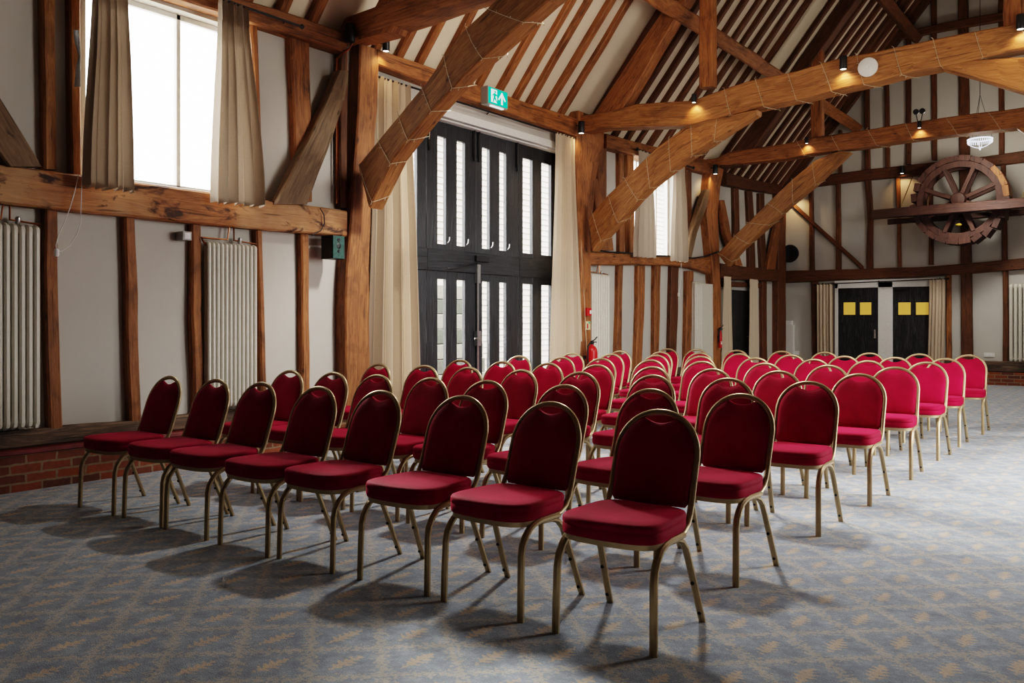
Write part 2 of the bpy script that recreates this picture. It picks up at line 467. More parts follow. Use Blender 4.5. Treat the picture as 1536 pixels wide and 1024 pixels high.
# brick plinth + red ledge + sill, left wall (broken by the door) and end wall
def plinth(n, a, b, end=False):
    if not end:
        tag(MB().box((-7.4, a, 0), (-7.085, b, .285)).build('baseboard_left', BRICK), kind='structure')
        tag(MB().bbox((-7.4, a, .286), (-7.07, b, .325), .008, 1).build('trim_%d' % n, REDTILE), kind='structure')
        tag(timber_mb([[V((-7.162, y, .326)), V((-7.162, y, .465)), V((-7.3, y, .465)), V((-7.3, y, .326))] for y in (a, (a+b)/2, b)], jit=.012).build('sill_beam', SILL, smooth=35),
            'sooty oak sill beam on the brick plinth ' + ('below the left window' if n == 1 else 'beyond the tall glazed doors'), 'beam', 'wall sill beams')
plinth(1, YB, 6.44); plinth(2, 11.5, YE)
tag(MB().box((XW, YE-.16, 0), (XR, YE+.05, .27)).build('baseboard_end', BRICK), kind='structure')
tag(timber_mb([[V((x, YE-.13, .27)), V((x, YE-.13, .50)), V((x, YE+.05, .50)), V((x, YE+.05, .27))] for x in (-3.8, -1.5, XR)], jit=.01).build('sill_beam', SILL, smooth=35),
    'dark oak sill beam along the end wall, right of its doors', 'beam', 'wall sill beams')

# ------------------------------------------------------------------ left wall frame
XS, XRL = -7.165, -7.10
def postgrp(name, rows, X, depth, mat, label, cat='beam', group=None, zlo=None, zhi=None, **kw):
    return timber(name, clampz(studX(rows, X, depth), zlo, zhi), mat, label, cat, group, **kw)
timber('wall_rail', railX([(-140, 224, 292), (0, 245, 305), (140, 264, 321), (260, 281, 336), (400, 300, 347), (521, 316, 355)], XRL, .14, OAKR) if False else railX([(-260, 206, 281), (0, 245, 305), (140, 264, 319), (260, 281, 332), (400, 300, 344.5), (521, 316, 354.5)], XRL, .14), OAKR,
       'thick stained oak rail under the large left window', 'beam', jit=.006)
timber('wall_rail', railX([(885, 377, 397.5), (950, 380, 397), (1005, 384, 398), (1040, 388, 402), (1066, 386, 411)], XRL, .14), OAK,
       'oak wall rail between the tall doors and the third post, under small window', 'beam')
timber('wall_rail', railX([(1081, 395, 418), (1120, 400, 420), (1168, 404, 422)], XRL, .14), OAKD,
       'dark oak wall rail above the black side door', 'beam')
# wall plates
timber('wall_plate', railX([(60, -108, -72), (230, -48, -14), (374, 2, 31), (450, 25, 56), (520, 50, 78.5)], -7.08, .3), OAK,
       'oak wall plate over the large left window', 'beam', jit=.008)
timber('wall_plate', railX([(567, 74, 97), (640, 98, 124), (700, 121, 147), (780, 150, 175), (866, 178, 205)], -7.08, .3), OAK,
       'oak wall plate above the tall glazed doors, carrying the exit sign', 'beam', jit=.008)
timber('wall_plate', railX([(910, 200, 222), (960, 214, 234), (1010, 226, 247), (1072, 243, 263)], -7.08, .3), OAK,
       'oak wall plate over the small window past the second post', 'beam', jit=.008)
timber('wall_plate', railX([(1090, 258, 277), (1130, 269, 285), (1172, 277, 291)], -7.08, .3), OAKD,
       'dark oak wall plate in the far left corner', 'beam', jit=.008)
# studs under the left rail
SG = 'timber studs of the left wall'
low = [([(292, 67, 86), (400, 68, 88), (520, 70, 91), (640, 75, 96)], 'right of the leftmost radiator'),
       ([(325, 188, 204), (480, 191, 209), (632, 196, 213)], 'between the bare plaster panels left of the radiators gap'),
       ([(336, 288, 302), (480, 289, 304), (620, 293, 308)], 'just left of the second radiator, with a small control box'),
       ([(346, 385, 394), (480, 390, 398), (614, 393, 402)], 'just right of the second radiator'),
       ([(350, 452, 464), (480, 454, 465), (606, 454, 467)], 'below the rail, next left of the speaker box')]
low[1] = (low[1][0], 'second from left below the stained rail')
for rows, w in low: postgrp('wall_stud', rows, XS, .1, OAK, 'brown oak wall stud ' + w, 'stud', SG, zlo=.455)
up = [([(-60, 64, 84), (120, 66, 85), (253, 67, 85.5)], OAKL, 'pale oak upper stud left of the window, ending on the rail'),
      ([(-60, 103, 121), (120, 105, 122), (262, 107, 123)], OAKL, 'bright oak jamb stud at the left edge of the large window'),
      ([(30, 376, 386.5), (150, 384, 392), (300, 389, 397)], OAK, 'slim oak stud right of the large window, behind the curtain'),
      ([(56, 436, 465), (180, 441, 467), (303, 445, 470)], OAK, 'broad oak stud right of the window, behind a diagonal brace')]
for rows, m, w in up: postgrp('wall_stud', rows, XS, .1, m, w, 'stud', SG)
# diagonal braces in the wall plane
timber('wall_brace', studX([(306, 413, 462), (262, 436, 478), (200, 468, 503), (150, 490, 517), (105, 508, 524)], -7.06, .12), OAKG,
       'weathered grey diagonal brace leaning to the first big post', 'brace', 'wall braces', jit=.014)
timber('wall_brace', studX([(248, 12, 63), (200, -22, 35), (147, -55, 2), (60, -110, -48)], -7.06, .12), OAKG,
       'weathered diagonal brace at the left picture edge above the rail', 'brace', 'wall braces', jit=.014)
# main post 1
timber('main_post', clampz(studX([(640, 519, 556), (560, 519, 556), (480, 519, 555), (400, 520, 554), (310, 527, 557), (240, 533, 562), (160, 538, 567), (60, 541, 570)], -7.08, .34), .0, 4.42), OAK,
       'first big oak post, left of the tall glazed doors', 'post', 'main oak posts', jit=.012)
# small post beside (dark, with copper pipes)
postgrp('wall_stud', [(62, 511, 523), (200, 511, 523), (312, 511, 521)], -7.15, .1, OAKD, 'dark narrow stud tucked against the first big post', 'stud', SG)
# main post 2 and its upright companion
timber('main_post', clampz(studX([(560, 873, 887), (400, 872, 887), (330, 868, 889), (270, 867, 895), (215, 866, 905), (170, 868, 908)], -7.08, .34), .0, 4.55), OAK,
       'second big oak post with swollen head, right of the tall doors', 'post', 'main oak posts', jit=.02)
postgrp('wall_stud', [(205, 897, 911), (290, 897, 910), (376, 893, 909)], -7.13, .1, OAK, 'upright oak stud just behind the second big post head', 'stud', SG)
# bay 2 lower studs
for i, (rows, m) in enumerate([([(398, 929, 935.5), (460, 928, 934), (545, 925, 933)], OAK), ([(398, 958, 968.5), (460, 957.5, 967), (552, 954.5, 963)], OAK), ([(398, 983, 991.5), (460, 982.5, 990.5), (540, 982, 989)], OAK),
                               ([(399, 1008, 1018.5), (460, 1006.5, 1018), (545, 1005, 1014.5)], OAKD), ([(406, 1031, 1041), (460, 1030.5, 1039.5), (545, 1029, 1036)], OAK)]):
    postgrp('wall_stud', rows, XS, .1, m, 'narrow oak stud between the far radiators, %s from left' % ORD[i], 'stud', SG, zlo=.455)
for i, (rows, m, w) in enumerate([([(226, 930, 936), (300, 930.5, 937), (378, 931, 938)], OAK, 'oak stud left of the small window past second post'),
                            ([(229, 942, 951), (300, 943, 952), (379, 944, 953)], OAKL, 'pale oak jamb stud on the left of the small window'),
                            ([(255, 1030, 1038), (320, 1031, 1038), (386, 1032, 1038)], OAKD, 'dark oak stud right of the small window curtain')]):
    postgrp('wall_stud', rows, XS, .1, m, w, 'stud', SG)
timber('wall_brace', studX([(386, 1031, 1038), (350, 1037, 1046), (310, 1051, 1061), (284, 1060, 1066)], -7.05, .12), OAKG,
       'pale weathered brace right of the small window, leaning to third post', 'brace', 'wall braces', jit=.012)
timber('wall_brace', studX([(376, 908, 922), (345, 902, 918), (300, 893, 905), (268, 891, 897)], -7.12, .08), OAK,
       'short oak brace behind the foot of the second arched brace', 'brace', 'wall braces', jit=.012)
# main post 3
timber('main_post', clampz(studX([(545, 1071, 1082), (430, 1071, 1082), (398, 1069, 1081), (370, 1066, 1079), (320, 1061, 1077), (280, 1063, 1082), (255, 1066, 1086)], -7.08, .34), .0, 4.45), OAK,
       'third big oak post, left of the black side door', 'post', 'main oak posts', jit=.02)
timber('wall_brace', studX([(398, 1104, 1115), (350, 1088, 1097), (300, 1081, 1087)], -7.08, .1), OAK, 'thin curved brace right of the third post head', 'brace', 'wall braces', jit=.01)
for i, rows in enumerate([[(282, 1102, 1109), (340, 1103, 1110), (400, 1103, 1110)], [(286, 1122, 1129), (330, 1124, 1132), (402, 1125, 1134)], [(290, 1140, 1147), (340, 1140, 1147), (404, 1143, 1151)]]):
    postgrp('wall_stud', rows, XS, .1, OAKD, 'dark upper stud in the far left corner bay, %s from left' % ORD[i], 'stud', SG)
timber('wall_brace', studX([(404, 1151, 1163), (370, 1158, 1167), (334, 1166, 1171)], -7.08, .1), OAK, 'small brace leaning into the far left corner post', 'brace', 'wall braces', jit=.01)
postgrp('wall_stud', [(420, 1143.6, 1150.6), (480, 1144, 1150.5), (540, 1144.5, 1151)], XS, .1, OAKD, 'dark stud right of the black side door curtains', 'stud', SG, zlo=.4)
timber('corner_post', [[V((-7.1, 19.9, z)), V((-7.1, 20.42, z)), V((-7.35, 20.42, z)), V((-7.35, 19.9, z))] for z in (0, 2.2, 4.4)], OAKD, 'dark oak corner post where left and end walls meet', 'post')
timber('wall_rail', railX([(1084, 421, 430), (1130, 424, 431), (1143, 425, 432)], -7.14, .08), OAKD, 'dark lintel above the black side door curtains', 'beam')

# ------------------------------------------------------------------ trusses
t1rows = [(541, 18, 51.5), (619, -3, 25), (720, -30, -12), (900, -90, -75)]
def tie_from(rows, Y, name, label, mat, right=XR):
    s = railY(rows, Y, .3)
    a, b = s[-2], s[-1]
    r = []
    for p, q in zip(a, b):
        r.append(V((right, q.y, q.z+.02)))
    s = [[V((-7.3, p.y, p.z)) for p in s[0]]]+s+[r]
    timber(name, s, mat, label, 'beam', 'roof tie beams', jit=.014)
    return s
zt = 4.42
timber('tie_beam', [[V((x, T1, zt+.26+c)), V((x, T1, zt+c)), V((x, T1+.3, zt+c)), V((x, T1+.3, zt+.26+c))] for x, c in ((-7.2, 0), (-5.4, .05), (-3.2, .1), (-1, .05), (XR, 0))], OAK,
       'nearest tie beam, crossing the top left of the picture', 'beam', 'roof tie beams', jit=.014)
TS2 = tie_from([(908, 167, 191), (954, 156, 190), (1039, 150, 187), (1125, 120, 163), (1196, 106, 149), (1261, 86, 133), (1312, 78, 122), (1370, 66, 107), (1438, 50.5, 94), (1523, 35.5, 75)], T2, 'tie_beam',
         'long curved middle tie beam bearing the white disc', OAKL)
TS3 = tie_from([(1075, 237, 247), (1094, 228, 247), (1176, 215, 238), (1220, 206, 230), (1312, 192, 218), (1356, 185, 211), (1438, 173.5, 201), (1536, 161, 190)], T3, 'tie_beam', 'farthest tie beam, in front of the waterwheel gable', OAK)
def brace_from(pairs, Y, depth, mat, label):
    """pairs of ((u,v) upper edge, (u,v) lower edge)"""
    secs = []
    for a, b in pairs:
        p, q = onY(*a, Y), onY(*b, Y); secs.append([p, q, q+YV(depth), p+YV(depth)])
    o = timber('arch_brace', secs, mat, label, 'brace', 'arched truss braces', jit=.012)
    return secs
BR1 = brace_from([((538, 246), (553, 312)), ((580, 192), (590, 236)), ((640, 122), (645, 168)), ((690, 49), (697, 110)), ((728, 14), (765, 50)), ((762, -22), (822, 0)), ((800, -60), (880, -42))], T1+.03, .22, OAKL,
            'big arched brace from the first post across the tall doors')
BR2 = brace_from([((882, 326), (889, 376)), ((888, 319), (896, 366)), ((910, 294), (919, 341)), ((944, 260), (957, 298)), ((985, 222), (980, 276)), ((1029, 190), (1024, 242)), ((1075, 178), (1066, 215)), ((1120, 166), (1098, 193)), ((1134, 163), (1133, 171))], T2+.03, .22, OAKL,
            'arched brace from the second post up to the middle tie beam')
BR3 = brace_from([((1077, 380), (1091, 399)), ((1100, 354), (1111, 375)), ((1130, 325), (1160, 331)), ((1190, 267), (1186, 307)), ((1222, 241), (1218, 281)), ((1246, 230), (1250, 251)), ((1262, 226), (1275, 228))], T3+.03, .22, OAKL,
            'arched brace from the third post up to the farthest tie beam')
for secs, lab in ((BR2, 'right-hand arched brace under the middle tie beam, at picture edge'), (BR3, 'right-hand arched brace under the farthest tie beam, at picture edge')):
    cx = -3.18 if secs is BR2 else -3.15
    m = [[V((2*cx-p.x, p.y, p.z+(.21 if secs is BR2 else .12))) for p in s] for s in secs]
    m = [[s[1], s[0], s[3], s[2]] for s in m]
    timber('arch_brace', m, OAKL, lab, 'brace', 'arched truss braces', jit=.012)
# right-hand posts for the trusses
for i, y in enumerate((T1, T2, T3)):
    timber('main_post', [[V((XR-.25, y, z)), V((XR+.05, y, z)), V((XR+.05, y+.34, z)), V((XR-.25, y+.34, z))] for z in (0, 2.2, 4.45)], OAK,
           'oak post on the right wall under the %s tie beam, outside the picture' % ('nearest', 'middle', 'farthest')[i], 'post', 'main oak posts')
# principals, struts, purlins
def zat(x, off): return roofz(x)-off
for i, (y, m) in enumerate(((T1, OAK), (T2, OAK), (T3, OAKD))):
    nm = ('nearest', 'middle', 'farthest')[i]
    for side in (0, 1):
        secs = []
        def mx(a): return a if not side else 2*XC-a
        for xa_, za_, xb_, zb_ in ((-6.95, 4.40, -6.45, 4.38), (-5.74, 5.78, -5.48, 5.70), (XC, 8.9, XC, 8.55)):
            secs.append([V((mx(xa_), y+.02, za_)), V((mx(xb_), y+.02, zb_)), V((mx(xb_), y+.26, zb_)), V((mx(xa_), y+.26, za_))])
        timber('principal_rafter', secs, m, 'heavy principal rafter on the %s slope above the %s tie beam' % (('left', 'right')[side], nm), 'rafter', 'principal rafters', jit=.012)
    for k, x in enumerate((-5.05, -1.3)):
        ztop = zat(-5.05, .75); zb = (4.66, 4.62, 4.62)[i]
        w = .2
        timber('queen_strut', [[V((x-w/2, y+.04, z)), V((x+w/2, y+.04, z)), V((x+w/2, y+.22, z)), V((x-w/2, y+.22, z))] for z in (zb, (zb+ztop)/2, ztop)], OAK if i < 2 else OAK,
               'upright queen strut on the %s tie beam, %s' % (nm, ('left one', 'right one')[k]), 'strut', 'queen struts')
timber('collar_beam', [[V((x, T2+.03, 6.45)), V((x, T2+.03, 6.1+c)), V((x, T2+.25, 6.1+c)), V((x, T2+.25, 6.45))] for x, c in ((-5.5, 0), (-5.0, .03), (-3.2, .1), (-1.4, .03), (-.9, 0))], OAK,
       'collar beam high above the middle tie beam', 'beam')
for lab, x, off, m, w in (('lower', -5.52, zat(-5.52, 0)-5.80, OAK, .22), ('upper', -4.25, zat(-4.25, 0)-7.62, OAKD, .2)):
    for side in (0, 1):
        xx = x if not side else 2*XC-x
        z = zat(x, off); nrm = V((SL, 0, -1)) if not side else V((-SL, 0, -1))
        a, b = bar((xx, YB, z), (xx, YE, z), w, w*.95, nrm); n = 9
        timber('purlin', [[p.lerp(q, k/n) for p, q in zip(a, b)] for k in range(n+1)], m, '%s purlin running the length of the %s roof slope' % (lab, ('left', 'right')[side]), 'beam', 'roof purlins', jit=.02)
# common rafters on the left slope
bays = [('before the nearest tie beam', 1.2, T1-.1), ('between nearest and middle tie beams', T1+.45, T2-.05), ('between middle and farthest tie beams', T2+.42, T3-.05), ('between farthest tie beam and end gable', T3+.42, YE-.1)]
for lab, a, b in bays:
    n = int(round((b-a)/.405))
    for k in range(n):
        y = a+(b-a)*(k+.25)/n+random.uniform(-.03, .03)
        w = random.uniform(.095, .125); d = random.uniform(.085, .11)
        secs = []
        for x in (-7.5, -6.2, -4.8, XC):
            yy = y+random.uniform(-.015, .015); z = roofz(x)+.02
            nx, nz = SL/math.hypot(SL, 1)*d, -1/math.hypot(SL, 1)*d
            secs.append([V((x+nx, yy-w/2, z+nz)), V((x+nx, yy+w/2, z+nz)), V((x, yy+w/2, z)), V((x, yy-w/2, z))])
        timber('common_rafter', secs, OAK if y < 11 else OAKD, 'left slope rafter %s, %s counting away' % (lab, ORD[k]), 'rafter', 'common rafters', seg=.5, jit=.012)  # far rafters get darker oak, the dim far roof put into the colour
timber('gable_rafter', [[V((x+.1, YE-.12, roofz(x)-.15)), V((x+.1, YE-.02, roofz(x)-.15)), V((x, YE-.02, roofz(x)+.03)), V((x, YE-.12, roofz(x)+.03))] for x in (-7.4, -5.4, XC)], OAKD, 'dark end rafter against the far gable wall', 'rafter')

# ------------------------------------------------------------------ end wall frame
YS, YRL = YE-.09, YE-.13
timber('wall_rail', railY([(1177, 406, 424), (1260, 404, 420), (1380, 400, 415), (1441, 396, 411), (1536, 387, 404), (1620, 380, 398)], YRL, .16), OAKD, 'lower rail of the end wall, above the black double doors', 'beam')
timber('wall_rail', railY([(1218, 264, 280), (1310, 253, 269), (1400, 243, 260), (1480, 234, 250), (1536, 226, 243), (1640, 212, 230)], YRL, .16), OAKD, 'middle rail of the end wall, behind the waterwheel', 'beam')
timber('wall_rail', railY([(1338, 50, 61), (1420, 33, 45), (1536, 12, 26), (1640, -6, 8)], YRL, .12), OAKD, 'high rail across the far gable', 'beam')
EG = 'timber studs of the end wall'
for i, (rows, lab) in enumerate([([(420, 1217, 1226), (545, 1219, 1227)], 'below the lower rail, left of the double door curtain'), ([(413, 1419, 1426.5), (540, 1419, 1427)], 'below the lower rail, right of the double door curtain'),
                                 ([(404, 1504, 1512), (541, 1504, 1513)], 'below the lower rail, left of the far radiator')]):
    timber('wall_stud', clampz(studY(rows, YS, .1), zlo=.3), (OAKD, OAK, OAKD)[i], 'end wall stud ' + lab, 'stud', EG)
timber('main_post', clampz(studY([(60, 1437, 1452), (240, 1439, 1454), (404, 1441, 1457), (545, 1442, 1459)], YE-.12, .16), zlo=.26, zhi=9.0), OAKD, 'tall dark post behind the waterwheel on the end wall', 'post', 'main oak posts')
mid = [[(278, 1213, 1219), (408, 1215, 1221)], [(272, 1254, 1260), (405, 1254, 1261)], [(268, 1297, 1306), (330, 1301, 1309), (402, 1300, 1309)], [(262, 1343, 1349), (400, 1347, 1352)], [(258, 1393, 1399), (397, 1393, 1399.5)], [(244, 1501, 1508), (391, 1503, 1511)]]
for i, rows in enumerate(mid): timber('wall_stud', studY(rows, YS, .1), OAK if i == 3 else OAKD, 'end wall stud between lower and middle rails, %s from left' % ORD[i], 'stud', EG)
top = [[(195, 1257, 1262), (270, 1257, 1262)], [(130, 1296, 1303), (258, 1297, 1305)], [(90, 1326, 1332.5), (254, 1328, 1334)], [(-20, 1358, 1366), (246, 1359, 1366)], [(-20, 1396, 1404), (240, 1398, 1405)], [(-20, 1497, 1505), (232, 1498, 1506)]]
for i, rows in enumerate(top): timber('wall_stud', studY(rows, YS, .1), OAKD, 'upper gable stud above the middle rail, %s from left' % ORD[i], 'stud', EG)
timber('wall_brace', [[onY(u, v-4, YE-.11), onY(u, v+4, YE-.11), onY(u, v+4, YE), onY(u, v-4, YE)] for u, v in ((1186, 303), (1240, 353), (1296, 403))], OAKD, 'thin diagonal brace on the end wall behind the farthest arched brace', 'brace', 'wall braces')

# ------------------------------------------------------------------ windows in the left wall
def window(n, y0, y1, z0, z1, mull):
    x = XW-.12
    mb = MB(); w = .05
    mb.bbox((x-.05, y0, z0), (x, y0+w, z1), .004, 2); mb.bbox((x-.05, y1-w, z0), (x, y1, z1), .004, 2)
    mb.bbox((x-.05, y0, z0), (x, y1, z0+w), .004, 1); mb.bbox((x-.05, y0, z1-w), (x, y1, z1), .004, 1)
    for m in mull: mb.bbox((x-.05, m-.022, z0), (x, m+.022, z1), .004, 2)
    o = tag(mb.build('window_%d' % n, WHITEP, smooth=30), kind='structure')
    ys = [y0+w]+list(mull)+[y1-w]
    for a, b in zip(ys, ys[1:]): MB().box((x-.03, a, z0+w), (x-.026, b, z1-w)).build('pane', GLASS, o)
    MB().bbox((XW-.12, y0, z0-.03), (XW+.07, y1, z0+.0), .005, 1).build('window_sill', WHITEP, o)
    return o
m1 = onX(268, 150, XW-.12).y
window(1, W1Y0, W1Y1, W1Z0, W1Z1, [W1Y0+.42, m1])
window(2, W2Y0, W2Y1, W2Z0, W2Z1, [13.5, 14.25])

# ------------------------------------------------------------------ tall barn doors
XD = -7.42
def yat(u): return onX(u, 300, XD).y
def leaf(name, y0, y1, panes, label_hinges, kind='structure'):
    mb = MB(); x0, x1 = XD-.03, XD+.03
    ZU0, ZU1, ZL0, ZL1 = 2.33, 3.72, .38, 1.88
    edges = [y0]+[e for p in panes for e in p]+[y1]
    for a, b in zip(edges[::2], edges[1::2]):
        if b-a > .004: mb.bbox((x0, a, .02), (x1, b, DZ1-.02), .006, 2)
    for z0, z1 in ((.02, ZL0), (ZL1, ZU0), (ZU1, DZ1-.02)):
        for a, b in panes: mb.box((x0+.003, a, z0), (x1-.004, b, z1))
    # raised lintel and middle ledges
    mb.bbox((x1-.002, y0, 1.98), (x1+.02, y1, 2.26), .005, 1)
    o = tag(mb.build(name, BLACKW, smooth=30), kind=kind)
    for a, b in panes:
        for z0, z1 in ((ZL0, ZL1), (ZU0, ZU1)):
            MB().box((XD-.012, a, z0), (XD-.008, b, z1)).build('pane', GLASS, o)
            if z0 > 2 and label_hinges: MB().tube([(XD+.035, b+.02, z0+.02), (XD+.06, b+.03, z0+.05), (XD+.06, b+.035, z0+.10)], .008, 6).build('casement_stay', CHROME, o, smooth=True)
    return o
P = [(612, 622.5), (654, 666), (683, 694.5), (721, 731.5), (747, 756.5), (782, 796), (810, 824)]
P = [(yat(a), yat(b)+.01) for a, b in P]
yl, ym, yr = yat(637), yat(711.5), yat(775)
P0 = [(P[0][0]-.75, P[0][0]-.50), (P[0][0]-.36, P[0][0]-.12)] 
leaf('window_3', DY0, yl-.005, [(7.3, 7.46), P[0]], False)
d1 = leaf('door_1', yl+.003, ym-.003, P[1:3], True); d2 = leaf('door_2', ym+.003, yr-.003, P[3:5], True)
leaf('window_4', yr+.005, DY1, P[5:7], False)
for o, ys in ((d1, (yl+.04, ym-.05)), (d2, (ym+.05, yr-.04))):
    for y in ys: MB().tube([(XD+.05, y, 3.5), (XD+.05, y, 3.95)], .014, 8).box((XD+.03, y-.03, 3.55), (XD+.045, y+.03, 3.9)).build('shoot_bolt', BLACK, o, smooth=True)
mb = MB().tube([(XD+.06, ym, .15), (XD+.06, ym, 2.05)], .018, 8).box((XD+.03, ym-.035, 1.85), (XD+.085, ym+.03, 2.1)); mb.build('panic_bar', CHROME, d2, smooth=True)
mb = MB().bbox((XD+.03, ym-.05, 1.0), (XD+.1, ym+.03, 1.2), .006, 2).tube([(XD+.07, ym-.02, 1.1), (XD+.1, ym-.02, 1.1), (XD+.1, ym-.12, 1.1)], .011, 8); mb.build('door_handle', CHROME, d2, smooth=True)
MB().bbox((XD+.03, ym-.06, 2.14), (XD+.09, ym+.22, 2.22), .006, 1).tube([(XD+.06, ym, 2.12), (XD+.12, ym-.5, 2.02), (XD+.05, ym-.6, 2.02)], .008, 6).build('door_closer', BLACK, d2, smooth=True)
tag(MB().box((XW-.2, DY0, DZ1-.02), (XW-.05, DY1, DZ1)).box((XW-.015, DY0, DZ1), (XW+.035, DY1+.1, DZ1+.1)).build('trim_3', WHITEP), kind='structure')  # white board stands in for the light gap above the doors
tag(MB().box((XW-.2, DY0-.03, 0), (XW-.02, DY0, DZ1)).box((XW-.2, DY1, 0), (XW-.02, DY1+.03, DZ1)).build('trim_4', BLACKW), kind='structure')

# ------------------------------------------------------------------ curtains
def curtain(name, mat, label, top, bot, ztop, zbot, folds, X, amp=.05, axis='Y', group='curtains', heading=.10, bend=.0, seed=0):
    """top/bot: (a0,a1) extents along the wall; ztop/zbot numbers or pairs"""
    rnd = random.Random(seed+11); nu, nv = folds*14, 28
    ph = [rnd.uniform(-.5, .5) for _ in range(folds+2)]; am = [rnd.uniform(.6, 1.25) for _ in range(folds+2)]
    zt = ztop if isinstance(ztop, tuple) else (ztop, ztop); zb = zbot if isinstance(zbot, tuple) else (zbot, zbot)
    def pt(s, t, off=0):
        k = s*folds; i = int(min(k, folds-1e-6)); f = k-i
        a = am[i]*(1-f)+am[i+1]*f; p = ph[i]*(1-f)+ph[i+1]*f
        e = t*t*(3-2*t)
        a0 = top[0]+(bot[0]-top[0])*(e+bend*math.sin(math.pi*t)); a1 = top[1]+(bot[1]-top[1])*(e+bend*math.sin(math.pi*t))
        wave = math.sin(2*math.pi*k+p*(.3+t))
        d = amp*a*(.5+.5*min(1, t*2.5))*(wave*.85+.35*math.sin(math.pi*k*1.31+ph[0]*9))
        w = a0+(a1-a0)*(s+.07/folds*math.sin(4*math.pi*k+p))
        z = (zt[0]+(zt[1]-zt[0])*s)*(1-t)+(zb[0]+(zb[1]-zb[0])*s)*t+ .008*wave*t
        dd = d+off
        return V((X+dd, w, z)) if axis == 'Y' else V((w, X-dd, z))
    mb = MB(); i0 = len(mb.v)
    for j in range(nv+1):
        for i in range(nu+1): mb.v.append(pt(i/nu, j/nv))
    for j in range(nv):
        for i in range(nu):
            q = i0+j*(nu+1)+i; mb.face((q, q+1, q+nu+2, q+nu+1))
    o = mb.build(name, mat, smooth=180, recalc=False)
    tag(o, label, 'curtain', group)
    hb = MB()
    for i in range(nu): 
        pass
    n0 = hb.add(*[pt(i/nu, 0, .004)+V((0, 0, .015)) for i in range(nu+1)]); n1 = hb.add(*[pt(i/nu, heading, .006) for i in range(nu+1)])
    for i in range(nu): hb.face((n0+i, n0+i+1, n1+i+1, n1+i))
    hb.build('heading_tape', mat, o, smooth=180, recalc=False)
    return o
def yX(u, v, X): return onX(u, v, X).y
def zX(u, v, X): return onX(u, v, X).z
XCU = -6.98
curtain('curtain', CURTAIN, 'taupe curtain left of the large window, hem over the rail', (yX(140, 0, XCU), yX(193, 0, XCU)), (yX(124, 285, XCU), yX(204, 287, XCU)), 4.32, (zX(124, 279, XCU), zX(204, 288, XCU)), 6, XCU, .085, seed=1, group='window curtains')
curtain('curtain', CURTAIN, 'taupe curtain right of the large window, sunlit on its edge', (yX(329, 0, XCU), yX(373, 20, XCU)), (yX(320, 300, XCU), yX(398, 308, XCU)), 4.32, (zX(320, 303, XCU), zX(398, 310, XCU)), 6, XCU, .085, seed=2, group='window curtains')
XCD = -7.12
curtain('curtain', CURTAIN2, 'long beige curtain left of the tall doors, beside first post', (yX(563, 130, XCD), yX(616, 140, XCD)), (yX(552, 560, XCD), yX(629, 560, XCD)), 4.12, .03, 8, XCD, .08, seed=3, group='tall door curtains', heading=.06)
curtain('curtain', CURTAIN2, 'long beige curtain right of the tall doors, beside second post', (yX(834, 207, XCD), yX(864, 207, XCD)), (yX(822, 540, XCD), yX(878, 550, XCD)), 4.12, .03, 7, XCD, .08, seed=4, group='tall door curtains', heading=.06)
XC2 = -7.0
curtain('curtain', CURTAIN, 'curtain on the left of the small window past second post', (yX(959, 225, XC2), yX(979, 230, XC2)), (yX(952, 385, XC2), yX(984, 387, XC2)), 4.22, (zX(952, 385, XC2), zX(984, 387, XC2)), 4, XC2, .07, seed=5, group='window curtains')
curtain('curtain', CURTAIN, 'curtain on the right of the small window past second post', (yX(1010, 240, XC2), yX(1027, 245, XC2)), (yX(1005, 392, XC2), yX(1032, 393, XC2)), 4.22, (zX(1005, 391, XC2), zX(1032, 393, XC2)), 4, XC2, .07, seed=6, group='window curtains')
XC3 = -7.06
curtain('curtain', CURTAIN2, 'beige curtain left of the black side door', (yX(1086, 421, XC3), yX(1096, 421, XC3)), (yX(1083, 540, XC3), yX(1099, 540, XC3)), 2.24, .03, 4, XC3, .04, seed=7, group='side door curtains')
curtain('curtain', CURTAIN2, 'beige curtain right of the black side door', (yX(1124, 424, XC3), yX(1137, 424, XC3)), (yX(1122, 540, XC3), yX(1139, 540, XC3)), 2.24, .03, 4, XC3, .04, seed=8, group='side door curtains')
YCE = YE-.24
def xY(u, v, Y): return onY(u, v, Y).x
curtain('curtain', CURTAIN2, 'taupe curtain left of the black double doors', (xY(1225, 424, YCE), xY(1249, 424, YCE)), (xY(1226, 540, YCE), xY(1250, 540, YCE)), 2.19, .03, 5, YCE, .04, 'X', 'double door curtains', seed=9)
curtain('curtain', CURTAIN2, 'taupe curtain right of the black double doors', (xY(1394, 416, YCE), xY(1418, 416, YCE)), (xY(1391, 540, YCE), xY(1416, 540, YCE)), 2.23, .03, 5, YCE, .04, 'X', 'double door curtains', seed=10)
def rod(p, q, r, label, finial=True):
    mb = MB().tube([p, q], r, 8)
    o = tag(mb.build('curtain_rod', BLACK, smooth=True), label, 'curtain rod', 'curtain rods')
    p, q = V(p), V(q)
    if finial:
        for e in (p, q): MB().lathe([(.001, -.03), (.022, -.015), (.028, 0), (.022, .015), (.001, .03)], 10, e).build('finial', BLACK, o, smooth=True)
    for k in (.06, .5, .94):
        c = p.lerp(q, k); 
        d = V((-.12, 0, 0)) if abs((q-p).y) > abs((q-p).x) else V((0, .1, 0))
        MB().tube([c, c+d*.6+V((0, 0, .03)), c+d], .007, 6).build('bracket', BLACK, o, smooth=True)
rod((XCU, 3.1, 4.34), (XCU, 5.72, 4.34), .013, 'black curtain rod over the large left window')
rod((XCD, 6.9, 4.13), (XCD, 11.25, 4.13), .012, 'long black curtain track above the tall doors', False)
rod((XC2, 12.85, 4.24), (XC2, 15.05, 4.24), .013, 'black curtain rod over the small far window')
